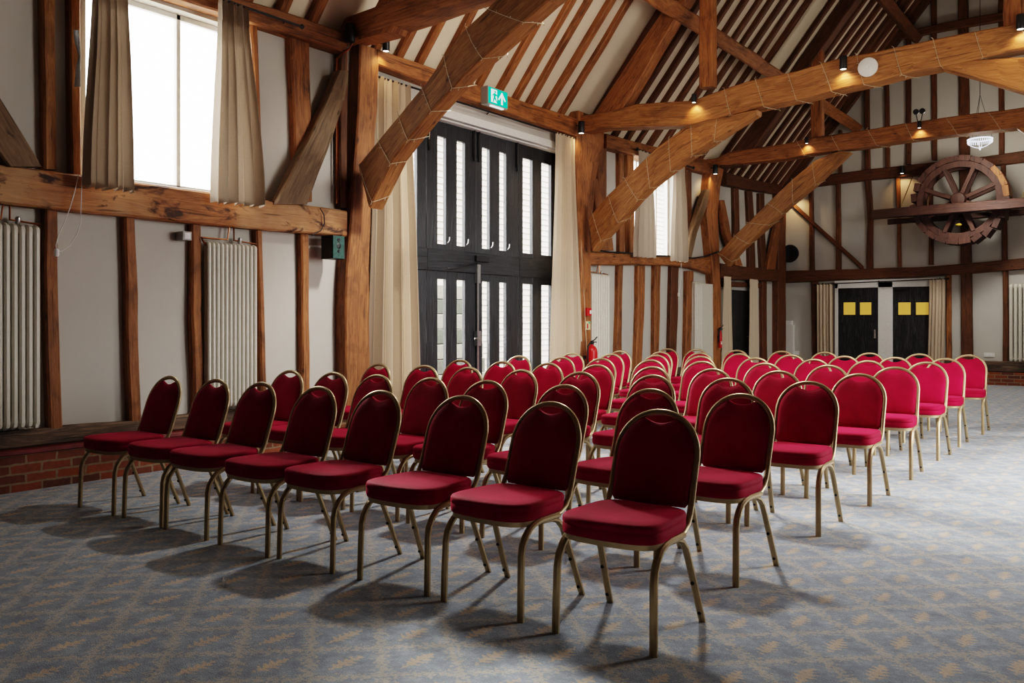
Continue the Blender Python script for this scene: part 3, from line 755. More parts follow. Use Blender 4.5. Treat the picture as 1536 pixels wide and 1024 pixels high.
rod((xY(1222, 424, YCE), YCE, 2.20), (xY(1422, 416, YCE), YCE, 2.25), .012, 'black curtain rod above the black double doors')

# ------------------------------------------------------------------ doors in far walls
xa, xb = xY(1252, 430, YS), xY(1415, 430, YS)
DT = 2.12
mb = MB()
def rectY(mb, x0, x1, z0, z1, y0, y1): return mb.bbox((x0, y0, z0), (x1, y1, z1), .005, 2 if z1-z0 > x1-x0 else 0)
L1, R1, L2, R2 = xY(1257, 480, YS), xY(1317, 480, YS), xY(1339, 480, YS), xY(1402, 480, YS)
for a, b in ((xa, L1), (R1, L2), (R2, xb)): rectY(mb, a, b, .0, DT+.1, YE-.1, YE)
rectY(mb, xa, xb, DT-.02, DT+.16, YE-.1, YE)
o = tag(mb.build('trim_5', WHITEP, smooth=30), kind='structure')
for n, (a, b, panes) in enumerate(((L1, R1, ((1265.5, 1283), (1290, 1307))), (L2, R2, ((1347.5, 1366), (1374, 1393))))):
    d = tag(MB().bbox((a, YE-.075, .015), (b, YE-.02, DT-.02), .004, 2).build('door_%d' % (n+3), BLKDOOR), kind='structure')
    for (p, q) in panes:
        x0, x1 = xY(p, 462, YE-.08), xY(q, 462, YE-.08); z1, z0 = onY(p, 453.5, YE-.08).z, onY(p, 472, YE-.08).z
        MB().box((x0, YE-.082, z0), (x1, YE-.078, z1)).build('vision_panel', AMBER, d)
    MB().bbox((a+.05, YE-.13, DT-.09), (a+.33, YE-.08, DT-.04), .005, 0).build('door_closer', BLACK, d)
    MB().bbox((b-.09, YE-.085, .95), (b-.05, YE-.076, 1.15), .003, 2).build('push_plate', CHROME, d)
# side door in left wall, far bay
ya, yb = yX(1095, 480, -7.2), yX(1123, 480, -7.2)
mb = MB(); zt_ = 2.0
for a, b in ((ya-.09, ya), (yb, yb+.09)): mb.bbox((XW, a, 0), (XW+.09, b, zt_+.1), .005, 2)
mb.bbox((XW, ya-.09, zt_), (XW+.09, yb+.09, zt_+.13), .005, 1)
tag(mb.build('trim_6', GREYP, smooth=30), kind='structure')
d = tag(MB().bbox((XW+.005, ya, .01), (XW+.055, yb, zt_), .004, 2).build('door_5', BLKDOOR), kind='structure')
MB().tube([(XW+.06, yb-.1, 1.0), (XW+.1, yb-.1, 1.0), (XW+.1, yb-.2, 1.0)], .01, 6).build('door_handle', CHROME, d, smooth=True)

# ------------------------------------------------------------------ radiators
def radiator(label, a0, a1, z0, z1, xf, n, axis='Y', pipe=True):
    if axis == 'Y': base = V((xf, (a0+a1)/2, z0))
    else: base = V(((a0+a1)/2, xf, z0))
    r = empty('column_radiator', base, label, 'radiator', 'cream column radiators')
    def P3(a, d, z): return V((xf-d, a, z)) if axis == 'Y' else V((a, xf+d, z))
    w = (a1-a0)/n
    for i in range(n):
        a = a0+w*(i+.5); mb = MB()
        for d in (.0, .05):
            mb.tube([P3(a, d+.016, z0+.02), P3(a, d+.016, z1-.03)], w*.41, 8)
        path = [P3(a, .016, z1-.035), P3(a, .02, z1-.012), P3(a, .045, z1), P3(a, .062, z1-.012), P3(a, .066, z1-.035)]
        mb.tube(path, w*.45, 8)
        mb.tube([P3(a, .016, z0+.035), P3(a, .02, z0+.012), P3(a, .045, z0), P3(a, .062, z0+.012), P3(a, .066, z0+.035)], w*.45, 8)
        mb.build('column', CREAM, r, smooth=True)
    for z in (z0+.04, z1-.04): MB().tube([P3(a0+.01, .042, z), P3(a1-.01, .042, z)], .017, 8).build('header', CREAM, r, smooth=True)
    if pipe:
        MB().tube([P3(a0+w*.2, .04, z1-.02), P3(a0-.03, .04, z1+.02), P3(a0-.03, .06, z1+.05), P3(a0+(a1-a0)*.45, .06, z1+.05), P3(a0+(a1-a0)*.5, .06, z1+.22)], .009, 6).build('pipe', COPPER, r, smooth=True)
        MB().tube([P3(a1-w*.2, .04, z1-.02), P3(a1+.015, .05, z1+.03), P3(a0+(a1-a0)*.58, .06, z1+.05), P3(a0+(a1-a0)*.58, .06, z1+.22)], .009, 6).build('pipe', COPPER, r, smooth=True)
        MB().lathe([(.012, -.03), (.02, -.02), (.02, .02), (.01, .03)], 10, P3(a1-(a1-a0)*.3, .06, z1+.05)).build('valve', CHROME, r, smooth=True)
    for a in (a0+w*.6, a1-w*.6): MB().bbox(P3(a-.012, -.0, z0-.02), P3(a+.012, .085, z0+.015), .003, 2).build('foot', CREAM, r)
    return r
XRF = -7.10
radiator('cream column radiator cut by the left picture edge', yX(-42, 500, XRF), yX(62, 500, XRF), zX(30, 640, XRF)-.0, zX(30, 339, XRF), XRF, 9)
radiator('cream column radiator under the large window, right of the control box', yX(312, 480, XRF), yX(387, 480, XRF), zX(350, 608, XRF), zX(350, 367, XRF), XRF, 12)
radiator('cream column radiator behind the fire extinguisher', yX(888, 480, XRF), yX(915, 480, XRF), .52, zX(900, 413, XRF), XRF, 8)
rr = radiator('cream column radiator with a flat end panel, left of third post', yX(1042, 480, XRF), yX(1054, 480, XRF), .5, zX(1048, 425, XRF), XRF, 4, pipe=False)
y_ = yX(1054, 480, XRF)
MB().bbox((XRF-.085, y_+.0, .5), (XRF+.0, y_+.62, zX(1055, 425, XRF)-.0), .006, 2).build('end_panel', CREAM, rr)
radiator('cream column radiator on the end wall at the right picture edge', xY(1513, 480, YE-.12), xY(1513, 480, YE-.12)+1.0, .52, 2.08, YE-.13, 12, 'X', pipe=False)

# ------------------------------------------------------------------ outside
tag(MB().box((-30, -6, -.25), (-7.5, 45, -.12)).build('ground', GRAVEL), kind='structure')
tag(MB().box((XR+.3, -6, -.25), (30, 30, -.12)).build('ground', GRAVEL), kind='structure')
mb = MB()
for k in range(42):
    z = -.1+k*.155; mb.prism([V((-14, 14.2, z)), V((-13.945, 14.2, z)), V((-13.985, 14.2, z+.165)), V((-14, 14.2, z+.165))], (0, 26, 0))
o = tag(MB().box((-20, 14.2, -.1), (-14, 40.2, 6.3)).build('outbuilding', BOARD), 'white weatherboarded building seen outside through the tall doors', 'building')
mb.build('weatherboarding', BOARD, o)
MB().prism([V((-13.6, 13.9, 6.25)), V((-17, 13.9, 9.0)), V((-20.4, 13.9, 6.25))], (0, 26.6, 0)).build('roof', simple('slate_roof', (.30, .28, .26), .8), o)
for k in range(8):
    z = -.1+k*.26
    tag(MB().bbox((-10.2+k*.04-.5, 8.2, z), (-9.7-k*.04, 12.2, z+.25), .01, 1).build('timber_sleeper', SLEEPER[k % 2]), 'sleeper in the garden steps outside the doors, %s up from ground' % ORD[k], 'sleeper', 'sleepers of the outdoor steps')

# ------------------------------------------------------------------ spot lamps
def spot(p, label, back, size=1., power=7., lit=True, aim=None):
    o = empty('spot_lamp', p, label, 'lamp', 'black spot lamps')
    p = V(p); r = .042*size; h = .15*size
    MB().lathe([(r*.9, h), (r, h-.01), (r, .008), (r*.92, 0), (r*.8, .0), (r*.8, .012)], 16, p).build('lamp_body', BLACK, o, smooth=True)
    MB().lathe([(r*.78, .004), (r*.4, .001), (.002, 0)], 16, p).build('lens', LENS if lit else BLACK, o, smooth=True)
    MB().tube([p+V((0, 0, h*.7)), p+V(back)*.9+V((0, 0, h*.7))], .012, 6).build('bracket', BLACK, o, smooth=True)
    if lit:
        ld = bpy.data.lights.new('spot_lamp_light', 'SPOT'); ld.energy = power; ld.color = (1, .62, .28); ld.spot_size = math.radians(120); ld.spot_blend = .8; ld.shadow_soft_size = .03
        lo = bpy.data.objects.new('spot_lamp_light', ld); COL.objects.link(lo); lo.parent = o; lo.location = (0, 0, -.012)
        a = V(aim) if aim else V(back)*1.2+V((0, 0, -.25)); lo.rotation_euler = a.to_track_quat('-Z', 'Y').to_euler()
spot(onY(1041, 154, T2-.07), 'small spot lamp at the queen strut foot, middle tie beam', (0, .08, 0), .8)
spot(onY(1265, 104, T2-.07), 'black spot lamp beside the white disc on the middle tie beam', (0, .08, 0), 1.1)
spot(onY(1531, 44, T2-.07), 'black spot lamp at the top right picture edge', (0, .08, 0), 1.1)
spot(onY(1210, 215, T3-.07), 'spot lamp on the farthest tie beam below its left strut', (0, .08, 0), .8)
spot(onY(1379, 192, T3-.07), 'spot lamp on the farthest tie beam near its centre', (0, .08, 0), .8)
spot(onY(1353, 260, YE-.22), 'spot lamp on the end wall, left of the waterwheel', (0, .08, 0), 1.1, 9, aim=(0, .12, -.3))
spot(onX(579, 77, -6.98), 'spot lamp beside the first post, above the long curtain', (-.08, 0, 0), 1.0, 5)
spot(onX(872, 200, -6.95), 'spot lamp on the head of the second post', (-.1, 0, 0), 1.2, 6)
spot(onX(1073, 261, -6.95), 'spot lamp on the head of the third post', (-.1, 0, 0), 1.2, 9)
spot(onX(525, 63, -6.98), 'unlit spot lamp left of the first post head', (-.08, 0, 0), 1.3, 0, False)
spot(onY(1187, 296, YE-.3), 'spot lamp hidden behind the farthest brace, lighting the end wall', (0, .2, 0), 1., 14, aim=(.15, .3, -.5))

c = onY(1379, 182, T3+.1)
o = empty('flood_light', c, 'pair of small black floodlights standing on the farthest tie beam', 'lamp')
for k in (-1, 1):
    q = c+V((k*.05, 0, .17)); MB().tube([c+V((k*.02, 0, -.03)), c+V((k*.05, 0, .12))], .008, 6).build('stem', BLACK, o, smooth=True)
    MB().lathe([(.03, .03), (.05, .0), (.048, -.03), (.002, -.03)], 14, q, 1).build('lamp_head', BLACK, o, smooth=True)

# ------------------------------------------------------------------ fairy lights
def fairy(secs, turns, label, s0=0., s1=1.):
    """wire wound closely round a timber given by its four-corner sections"""
    secs = [[V(p) for p in q] for q in secs]; C_ = [sum(q, V())/4 for q in secs]; L = [0]
    for a, b in zip(C_, C_[1:]): L.append(L[-1]+(b-a).length)
    def at(f):
        f = max(0, min(1, f))*L[-1]
        for i in range(len(C_)-1):
            if f <= L[i+1] or i == len(C_)-2:
                h = (f-L[i])/(L[i+1]-L[i]); return [p.lerp(q, h) for p, q in zip(secs[i], secs[i+1])], (C_[i+1]-C_[i]).normalized()
    path = []; mb = MB(); rnd = random.Random(turns); info = []
    m = 6                                        # points per side
    N = turns*4*m
    skew = [rnd.uniform(-.25, .25) for _ in range(turns+2)]
    for k in range(N+1):
        f = s0+(s1-s0)*k/N; side = (k//m) % 4; h = (k % m)/m; w = skew[k//(4*m)]
        q, d = at(f+(s1-s0)/turns*w*.3*math.sin(2*math.pi*k/(4*m)))
        c = sum(q, V())/4
        p = q[side].lerp(q[(side+1) % 4], h); o = (p-c).normalized()
        path.append(p+o*.014); info.append((o, d))
    mb.tube(path, .0028, 5)
    for k in range(0, N, 2):
        o, d = info[k]; mb.tube([path[k], path[k]+o*.016+d*rnd.choice((-1, 1))*.02], [.0022, .0045], 4)
    tag(mb.build('fairy_lights', FAIRY), label, 'fairy lights', 'fairy light strings')
fairy(BR1, 8, 'fairy light string wound round the brace across the tall doors')
fairy(BR2[1:-1], 7, 'fairy light string wound round the brace of the second post')
fairy(BR3[:-1], 6, 'fairy light string wound round the brace of the third post')
fairy(TS2[1:], 13, 'fairy light string wound round the middle tie beam', .25, 1.)
fairy(TS3[1:], 10, 'fairy light string wound round the farthest tie beam', .2, 1.)

# white disc on middle tie
c = onY(1302, 101, T2-.03)
o = empty('disc_detector', c, 'round white disc on the front of the middle tie beam', 'detector')
MB().lathe([(.115, .05), (.12, .03), (.118, .012), (.09, .003), (.03, .0), (.002, 0)], 28, c+V((0, -.03, 0)), 1).build('disc', WHITEP, o, smooth=True)
MB().lathe([(.02, .0), (.02, -.006), (.002, -.008)], 12, c+V((0, -.03, 0)), 1).build('indicator', PAPER, o, smooth=True)

# ------------------------------------------------------------------ exit sign
q0, q1 = onX(732, 146, -6.96), onX(761.5, 146, -6.96)
zc0, zc1 = onX(745, 159, -6.96).z, onX(745, 132.5, -6.96).z
o = empty('exit_sign', V((-6.99, (q0.y+q1.y)/2, zc0)), 'lit green and white exit sign with running figure and arrow', 'sign')
MB().bbox((-7.08, q0.y, zc0), (-6.962, q1.y, zc1), .006, 1).build('sign_case', GREYP, o)
MB().box((-6.962, q0.y+.01, zc0+.012), (-6.957, q1.y-.01, zc1-.012)).build('sign_face', XGREEN, o)
W_, H_ = q1.y-q0.y-.02, zc1-zc0-.024
def sg(poly, mat, name, d): MB().prism([V((d, q0.y+.01+a*W_, zc0+.012+b*H_)) for a, b in poly], (.0015, 0, 0)).build(name, mat, o)
sg([(.12, .1), (.44, .1), (.44, .92), (.12, .92)], XWHITE, 'doorway_mark', -6.956)
man = [(.20, .10), (.26, .14), (.29, .33), (.35, .25), (.41, .12), (.45, .15), (.38, .35), (.34, .50), (.39, .56), (.45, .50), (.47, .55), (.39, .66), (.32, .70), (.24, .66), (.17, .52), (.21, .49), (.26, .58), (.25, .44), (.23, .30)]
sg(man, XGREEN, 'running_figure_mark', -6.9535)
sg([(.33+.045*math.cos(a*.7854), .78+.075*math.sin(a*.7854)) for a in range(8)], XGREEN, 'running_figure_mark', -6.9535)
sg([(.70, .90), (.90, .42), (.86, .34), (.745, .62), (.745, .10), (.655, .10), (.655, .62), (.54, .34), (.50, .42)], XWHITE, 'arrow_mark', -6.956)
MB().bbox((-7.0, q0.y+.08, zc0-.018), (-6.965, q1.y-.08, zc0), .004, 1).build('downlight_strip', XWHITE, o)

# ------------------------------------------------------------------ speaker box, control box, round speaker, small wall items
ya, yb = yX(498.5, 370, -6.95), yX(517, 370, -6.95)
z1, z0 = zX(507, 353, -6.95), zX(507, 388, -6.95)
o = empty('speaker_box', V((-7.0, (ya+yb)/2, z0)), 'black speaker box with dark green front under the rail end', 'speaker')
MB().bbox((-7.13, ya, z0), (-6.955, yb, z1), .006, 2).build('cabinet', BLACK, o)
MB().bbox((-6.955, ya+.005, z0+.005), (-6.945, yb-.005, z1-.005), .003, 2).build('front_panel', GREEN, o)
for k, (w, h) in enumerate(((.022, .8), (.03, .55), (.018, .33))):
    MB().lathe([(w, .0), (w*.8, .004), (.002, .002)], 12, V((-6.944, (ya+yb)/2, z0+(z1-z0)*h)), 0).build('driver', BLACK, o, smooth=True)
ya, yb = yX(274, 347, -7.12), yX(288, 347, -7.12)
o = empty('control_box', V((-7.16, (ya+yb)/2, zX(280, 360, -7.12))), 'small grey heating control box on a stud left of second radiator', 'control box')
zb0, zb1 = zX(280, 360, -7.12), zX(280, 347, -7.12)
MB().bbox((-7.24, ya, zb0), (-7.12, yb, zb1), .006, 2).build('housing', GREYP, o)
MB().box((-7.121, ya+.02, zb0+.012), (-7.117, yb-.015, zb1-.012)).build('display', PAPER, o)
c = onY(1184, 380, YE-.2)
o = empty('round_speaker', c, 'round black speaker high on the end wall by the corner', 'speaker')
MB().lathe([(.10, .18), (.19, .12), (.215, .03), (.20, .0), (.17, -.005), (.10, .02), (.002, .03)], 28, c, 1).build('speaker_shell', BLACK, o, smooth=True)
MB().tube([c+V((0, .1, 0)), c+V((0, .2, .0))], .02, 8).build('bracket', BLACK, o, smooth=True)
# corner trunking boxes
c = onY(1183, 540, YE-.1)
o = empty('trunking_box', V((c.x, YE-.08, .3)), 'white boxed trunking standing in the far left corner', 'trunking')
MB().bbox((c.x-.12, YE-.12, .3), (c.x+.12, YE-.01, onY(1183, 487, YE-.1).z), .006, 2).build('trunk', WHITEP, o)
zz = onY(1183, 487, YE-.1).z
MB().bbox((c.x-.08, YE-.13, zz), (c.x+.08, YE-.01, zz+.1), .006, 2).build('cap_box', PAPER, o)
def plate(u, v, label, w=.15, h=.09):
    c = onY(u, v, YE-.01); o = empty('wall_socket', V((c.x, YE-.01, c.z-h/2)), label, 'socket', 'wall sockets')
    MB().bbox((c.x-w/2, YE-.02, c.z-h/2), (c.x+w/2, YE-.0, c.z+h/2), .003, 0).build('plate', WHITEP, o)
    for s in (-.035, .035): MB().box((c.x+s-.012, YE-.023, c.z-.02), (c.x+s+.012, YE-.0195, c.z+.015)).build('outlet', PAPER, o)
plate(1194, 529, 'small socket low on the end wall left of the doors'); plate(1484, 532, 'white double socket low on the end wall right of the post', .2)
# fire point on second post
c = onX(881, 467.5, -7.07); XF = -7.075
o = empty('fire_call_point', V((XF, c.y, c.z-.05)), 'red fire alarm call point on the second post', 'alarm')
MB().bbox((XF, c.y-.055, c.z-.06), (XF+.05, c.y+.055, c.z+.06), .006, 2).build('housing', RED, o); MB().box((XF+.05, c.y+.0, c.z-.03), (XF+.053, c.y+.045, c.z+.025)).build('window_plate', PAPER, o)
c = onX(882, 488, XF)
o = empty('safety_notice', V((XF, c.y, c.z-.06)), 'small pale green and red safety notice under the call point', 'sign')
MB().box((XF, c.y-.06, c.z-.065), (XF+.004, c.y+.06, c.z+.065)).build('card', simple('cream_card', (.72, .70, .42), .6), o)
MB().box((XF+.004, c.y-.035, c.z-.05), (XF+.005, c.y-.0, c.z+.03)).build('red_print', RED, o); MB().box((XF+.004, c.y+.005, c.z+.03), (XF+.005, c.y+.055, c.z+.06)).build('green_print', simple('notice_green', (.12, .5, .25), .6), o)
def extinguisher(c, label, r=.085, h=.52, hook=True):
    o = empty('fire_extinguisher', c, label, 'fire extinguisher', 'red fire extinguishers'); c = V(c)
    MB().lathe([(r*.7, 0), (r*.95, .01), (r, .03), (r, h-.1), (r*.9, h-.05), (r*.6, h-.015), (r*.3, h), (r*.28, h+.03)], 24, c).build('cylinder', RED, o, smooth=True)
    MB().lathe([(.028, h+.02), (.03, h+.04), (.03, h+.065), (.015, h+.075)], 12, c).build('valve', BLACK, o, smooth=True)
    MB().tube([c+V((0, -.02, h+.06)), c+V((0, .08, h+.09)), c+V((.0, .15, h+.13))], .009, 6).tube([c+V((0, -.02, h+.04)), c+V((0, .08, h+.05)), c+V((.0, .13, h+.05))], .009, 6).build('lever', BLACK, o, smooth=True)
    MB().tube([c+V((0, -.03, h+.05)), c+V((0, -r-.03, h)), c+V((0, -r-.035, h-.2)), c+V((0, -r-.02, .12))], .012, 8).build('hose', RUBBER, o, smooth=True)
    mb = MB(); n = 10
    for k in range(n):
        a0 = -.55+1.1*k/n; a1 = -.55+1.1*(k+1)/n; rr = r+.0015
        a0 -= .35; a1 -= .35
        i = mb.add(*[c+V((rr*math.cos(a), rr*math.sin(a), z)) for a, z in ((a0, .06), (a1, .06), (a1, h-.2), (a0, h-.2))]); mb.face((i, i+1, i+2, i+3))
    t_ = mb.build('instruction_label', PAPERL, o, smooth=True)
    MB().bbox(c+V((-.14, -.03, h*.6)), c+V((-r*.8, .03, h*.7)), .004, 2).build('wall_bracket', BLACK, o)
t = NT('printed_red_label'); p = t.pos(); mp = t.node('ShaderNodeMapping'); t.set(mp.inputs[0], p); mp.inputs['Scale'].default_value = (40, 60, 30)
n = t.noise(mp.outputs[0], 1, 2)
t.principled(t.ramp(n, [(.47, (.55, .012, .015)), (.53, (.8, .72, .7))]), .4); PAPERL = t.m
extinguisher(onX(888, 548, -6.93) if False else V((-6.92, yX(888, 520, -6.92), .44)), 'red fire extinguisher hung beside the second post')
extinguisher(V((-7.03, yX(1080.5, 520, -7.03), .80)), 'red fire extinguisher beside the third post, mostly in shadow', .035, .33)
# pale cloth tied on the window jamb
mb = MB(); pts = [(45, 110, 118), (60, 111, 120), (75, 115, 121), (85, 117.5, 121.5), (95, 115, 121), (110, 113, 121), (130, 111, 121.5)]
i = [mb.add(onX(a, v, -7.06+.015*math.sin(v)), onX((a+b)/2, v, -7.03), onX(b, v, -7.06)) for v, a, b in pts]
for a, b in zip(i, i[1:]): mb.face((a, a+1, b+1, b)); mb.face((a+1, a+2, b+2, b+1))
tag(mb.build('curtain_tieback', PALEBLUE, smooth=180), 'crumpled pale blue tieback hanging on the left window jamb', 'tieback')
# pull cord
mb = MB(); P_ = [onX(u, v, -7.03) for u, v in ((118, 262), (112, 288), (105, 312), (96, 335), (88, 352), (84, 368), (85, 376), (92, 377), (105, 368), (116, 350), (121, 335), (122, 300), (123, 262))]
o = tag(mb.tube(P_, .0035, 5).build('pull_cord', PAPER, smooth=True), 'thin white looped pull cord hanging below the window curtain', 'cord')
MB().lathe([(.004, .03), (.018, .02), (.02, -.02), (.012, -.035)], 10, onX(85, 378, -7.03)).build('cord_weight', PAPER, o, smooth=True)
mb = MB().tube([onX(u, v, -7.04) for u, v in ((1022, 394), (1021.5, 415), (1020, 430), (1018, 440))], .004, 5)
o = tag(mb.build('pull_cord', PAPER, smooth=True), 'short pull cord below the small far window curtain', 'cord')
MB().lathe([(.004, .03), (.018, .02), (.02, -.03), (.012, -.045)], 10, onX(1018, 441, -7.04)).build('cord_weight', PAPER, o, smooth=True)
# copper pipes by post 1
for k, (ua, ub) in enumerate(((503.5, 504), (506.5, 507.5))):
    pts = [onX(ub, 305, -7.19), onX(ub, 250, -7.19), onX(ua+.5, 108, -7.19), onX(ua+1, 88, -7.19), onX(ua+8, 81, -7.1), onX(525, 72, -7.02), onX(530, 60, -7.0), onX(531, 25, -7.0)]
    tag(MB().tube(pts, .010, 6).build('copper_pipe', COPPER, smooth=True), ('outer' if k == 0 else 'inner')+' copper pipe climbing beside the first big post', 'pipe', 'copper pipes')
tag(MB().tube([onX(u, v, -7.07) for u, v in ((480, 312), (486, 322), (487, 335), (481, 346), (468, 352))], .006, 6).build('black_cable', RUBBER, smooth=True), 'black cable looping over the stained rail near first post', 'cable')
tag(MB().tube([onX(u, v, -7.05) for u, v in ((895, 375), (915, 378), (945, 379.5), (975, 383), (1005, 384), (1040, 387), (1060, 384), (1078, 377))], .014, 6).build('black_cable', RUBBER, smooth=True), 'black cable lying along the rail under the small far window', 'cable')
# litter on the carpet
o = MB(); c = onZ(335, 878, 0)
for k in range(7):
    a = random.uniform(0, 6.3); o.tube([c+V((0, 0, .004)), c+V((.02*math.cos(a), .02*math.sin(a), random.uniform(.01, .04)))], [.006, .003], 5)
tag(o.build('paper_scrap', PAPER), 'crumpled white scrap on the carpet in front of the chairs', 'litter')

# ------------------------------------------------------------------ chandelier
def chandelier(c, label, watts, glow):
    o = empty('ring_chandelier', c, label, 'chandelier', 'ring chandeliers')
    mb = MB(); R_ = .21
    mb.tube([c+V((R_*math.cos(a*.2618), R_*math.sin(a*.2618), .05)) for a in range(24)], .014, 8, closed=True); mb.build('ring', CRYSTAL, o, smooth=True)
    mb = MB()
    for k in range(36):
        a = k*math.pi/18; q = c+V((R_*math.cos(a), R_*math.sin(a), .02)); mb.lathe([(.002, -.04), (.010, -.02), (.004, .02)], 5, q)
    mb.build('crystal_drops', CRYSTAL, o)
    mb = MB()
    for k in range(4):
        a = k*math.pi/2; pts = []
        for s in range(9):
            f = s/8; pts.append(c+V((R_*(1-f)*math.cos(a), R_*(1-f)*math.sin(a), -.02-.09*math.sin(f*math.pi/2))))
        mb.tube(pts, .007, 5)
    mb.lathe([(.002, -.05), (.02, -.02), (.004, .01)], 8, c+V((0, 0, -.11))); mb.build('crystal_swag', CRYSTAL, o, smooth=True)
    mb = MB()
    for k in range(3):
        a = k*2.094; mb.tube([c+V((R_*math.cos(a), R_*math.sin(a), .05)), c+V((0, 0, .9))], .004, 5)
    mb.tube([c+V((0, 0, .9)), V((c.x, c.y, roofz(c.x)))], .006, 6); mb.build('hanging_wire', BLACK, o)
    ld = bpy.data.lights.new('chandelier_light', 'SPOT'); ld.energy = watts; ld.spot_size = math.radians(142); ld.spot_blend = .55; ld.color = (1, .96, .90); ld.shadow_soft_size = .25
    lo = bpy.data.objects.new('chandelier_light', ld); COL.objects.link(lo); lo.parent = o; lo.location = (0, 0, -.5)
    ld = bpy.data.lights.new('chandelier_glow', 'POINT'); ld.energy = glow; ld.color = (1, .93, .82); ld.shadow_soft_size = .25
    lo = bpy.data.objects.new('chandelier_glow', ld); COL.objects.link(lo); lo.parent = o; lo.location = (0, 0, -.3)
chandelier(onY(1470, 213, 18.4), 'glowing crystal ring chandelier below the farthest tie beam', 150, 90)
chandelier(V((-4.3, 7.2, 5.3)), 'added unseen ring chandelier beside the nearest truss, above the top picture edge', 620, 90)  # unseen chandelier added as the main light on floor and chairs

# ------------------------------------------------------------------ waterwheel
WC = V((-3.24, 19.85, 3.83))
o = empty('waterwheel', WC-V((0, 0, .93)), 'dark wooden waterwheel with paddles mounted on the end wall', 'waterwheel')
def ringmb(y0, y1, r0, r1, n=48):
    mb = MB(); I = []
    for k in range(n):
        a = 2*math.pi*k/n; cs, sn = math.cos(a), math.sin(a)
        I.append(mb.add(*[WC+V((r*cs, y-WC.y, r*sn)) for r, y in ((r0, y0), (r1, y0), (r1, y1), (r0, y1))]))
    for k in range(n):
        A, B = I[k], I[(k+1) % n]
        for q in range(4): mb.face((A+q, A+(q+1) % 4, B+(q+1) % 4, B+q))
    return mb
for y in (19.62, 20.0): ringmb(y, y+.06, .68, .80).build('rim', WHEEL, o)
NP = 24
for k in range(NP):
    a = 2*math.pi*(k+.5)/NP; d = V((math.cos(a), 0, math.sin(a))); tg = V((-d.z, 0, d.x))
    gap = 1
    r0, r1 = .80, .915
    c0 = WC+d*r0; w = .093
    if 10 <= k <= 12: w, tw = .085, .2
    elif 19 <= k <= 22: w, tw = .10, .3
    else: w, tw = .112, .0
    q = d*math.cos(tw)+tg*math.sin(tw); tq = V((-q.z, 0, q.x))
    mid_ = WC+d*(.80+.055)
    pts = [mid_-q*.055-tq*w, mid_-q*.055+tq*w, mid_+q*.055+tq*w, mid_+q*.055-tq*w]
    MB().prism([p+V((0, 19.57-WC.y, 0)) for p in pts], (0, .52, 0)).build('paddle', WHEEL if not 0 <= k <= 2 else OAK, o)
for k in range(8):
    a = math.pi/8+k*math.pi/4
    d = V((math.cos(a), 0, math.sin(a)))
    for y in (19.63, 20.0):
        b0, b1 = bar(WC+d*.08+V((0, y-WC.y, 0)), WC+d*.70+V((0, y-WC.y, 0)), .085, .05, (0, 1, 0))
        timber_mb([b0, b1], jit=.003, ch=.008).build('spoke', WHEEL, o)
MB().lathe([(.05, -.38), (.13, -.36), (.15, -.3), (.15, .28), (.12, .33), (.04, .34)], 16, WC, 1).build('hub', WHEEL, o, smooth=35)
MB().lathe([(.002, -.03), (.05, -.02), (.06, 0), (.05, .02), (.002, .03)], 12, onY(1438, 337, 19.6)).build('yellow_float', YELLOWP, o, smooth=True)
timber('wheel_beam', [[V((x, 19.36, z)), V((x, 19.36, z-.2)), V((x, 19.52, z-.2)), V((x, 19.52, z))] for x, z in ((-4.88, 3.73), (-3.2, 3.74), (-1.4, 3.75))], WHEEL, 'long squared beam in front of the waterwheel, hung on ropes', 'beam', 'waterwheel carrying beams', jit=.006)
timber('wheel_beam', [[V((x, 20.18, z)), V((x, 20.18, z-.12)), V((x, 20.3, z-.12)), V((x, 20.3, z))] for x, z in ((-4.75, 3.60), (-3.2, 3.61), (-1.7, 3.62))], WHEEL, 'thinner beam behind the waterwheel', 'beam', 'waterwheel carrying beams', jit=.006)
for k, (a, b) in enumerate(((onY(1370, 262, YE-.15), V((xY(1351, 310, 19.44), 19.44, 3.74))), (V((-1.95, YE-.15, 4.7)), V((-2.1, 19.44, 3.74))))):
    tag(MB().tube([a, b], .010, 6).build('hanging_rope', ROPE), ('left' if k == 0 else 'right')+' rope holding up the waterwheel beam', 'rope', 'waterwheel ropes')

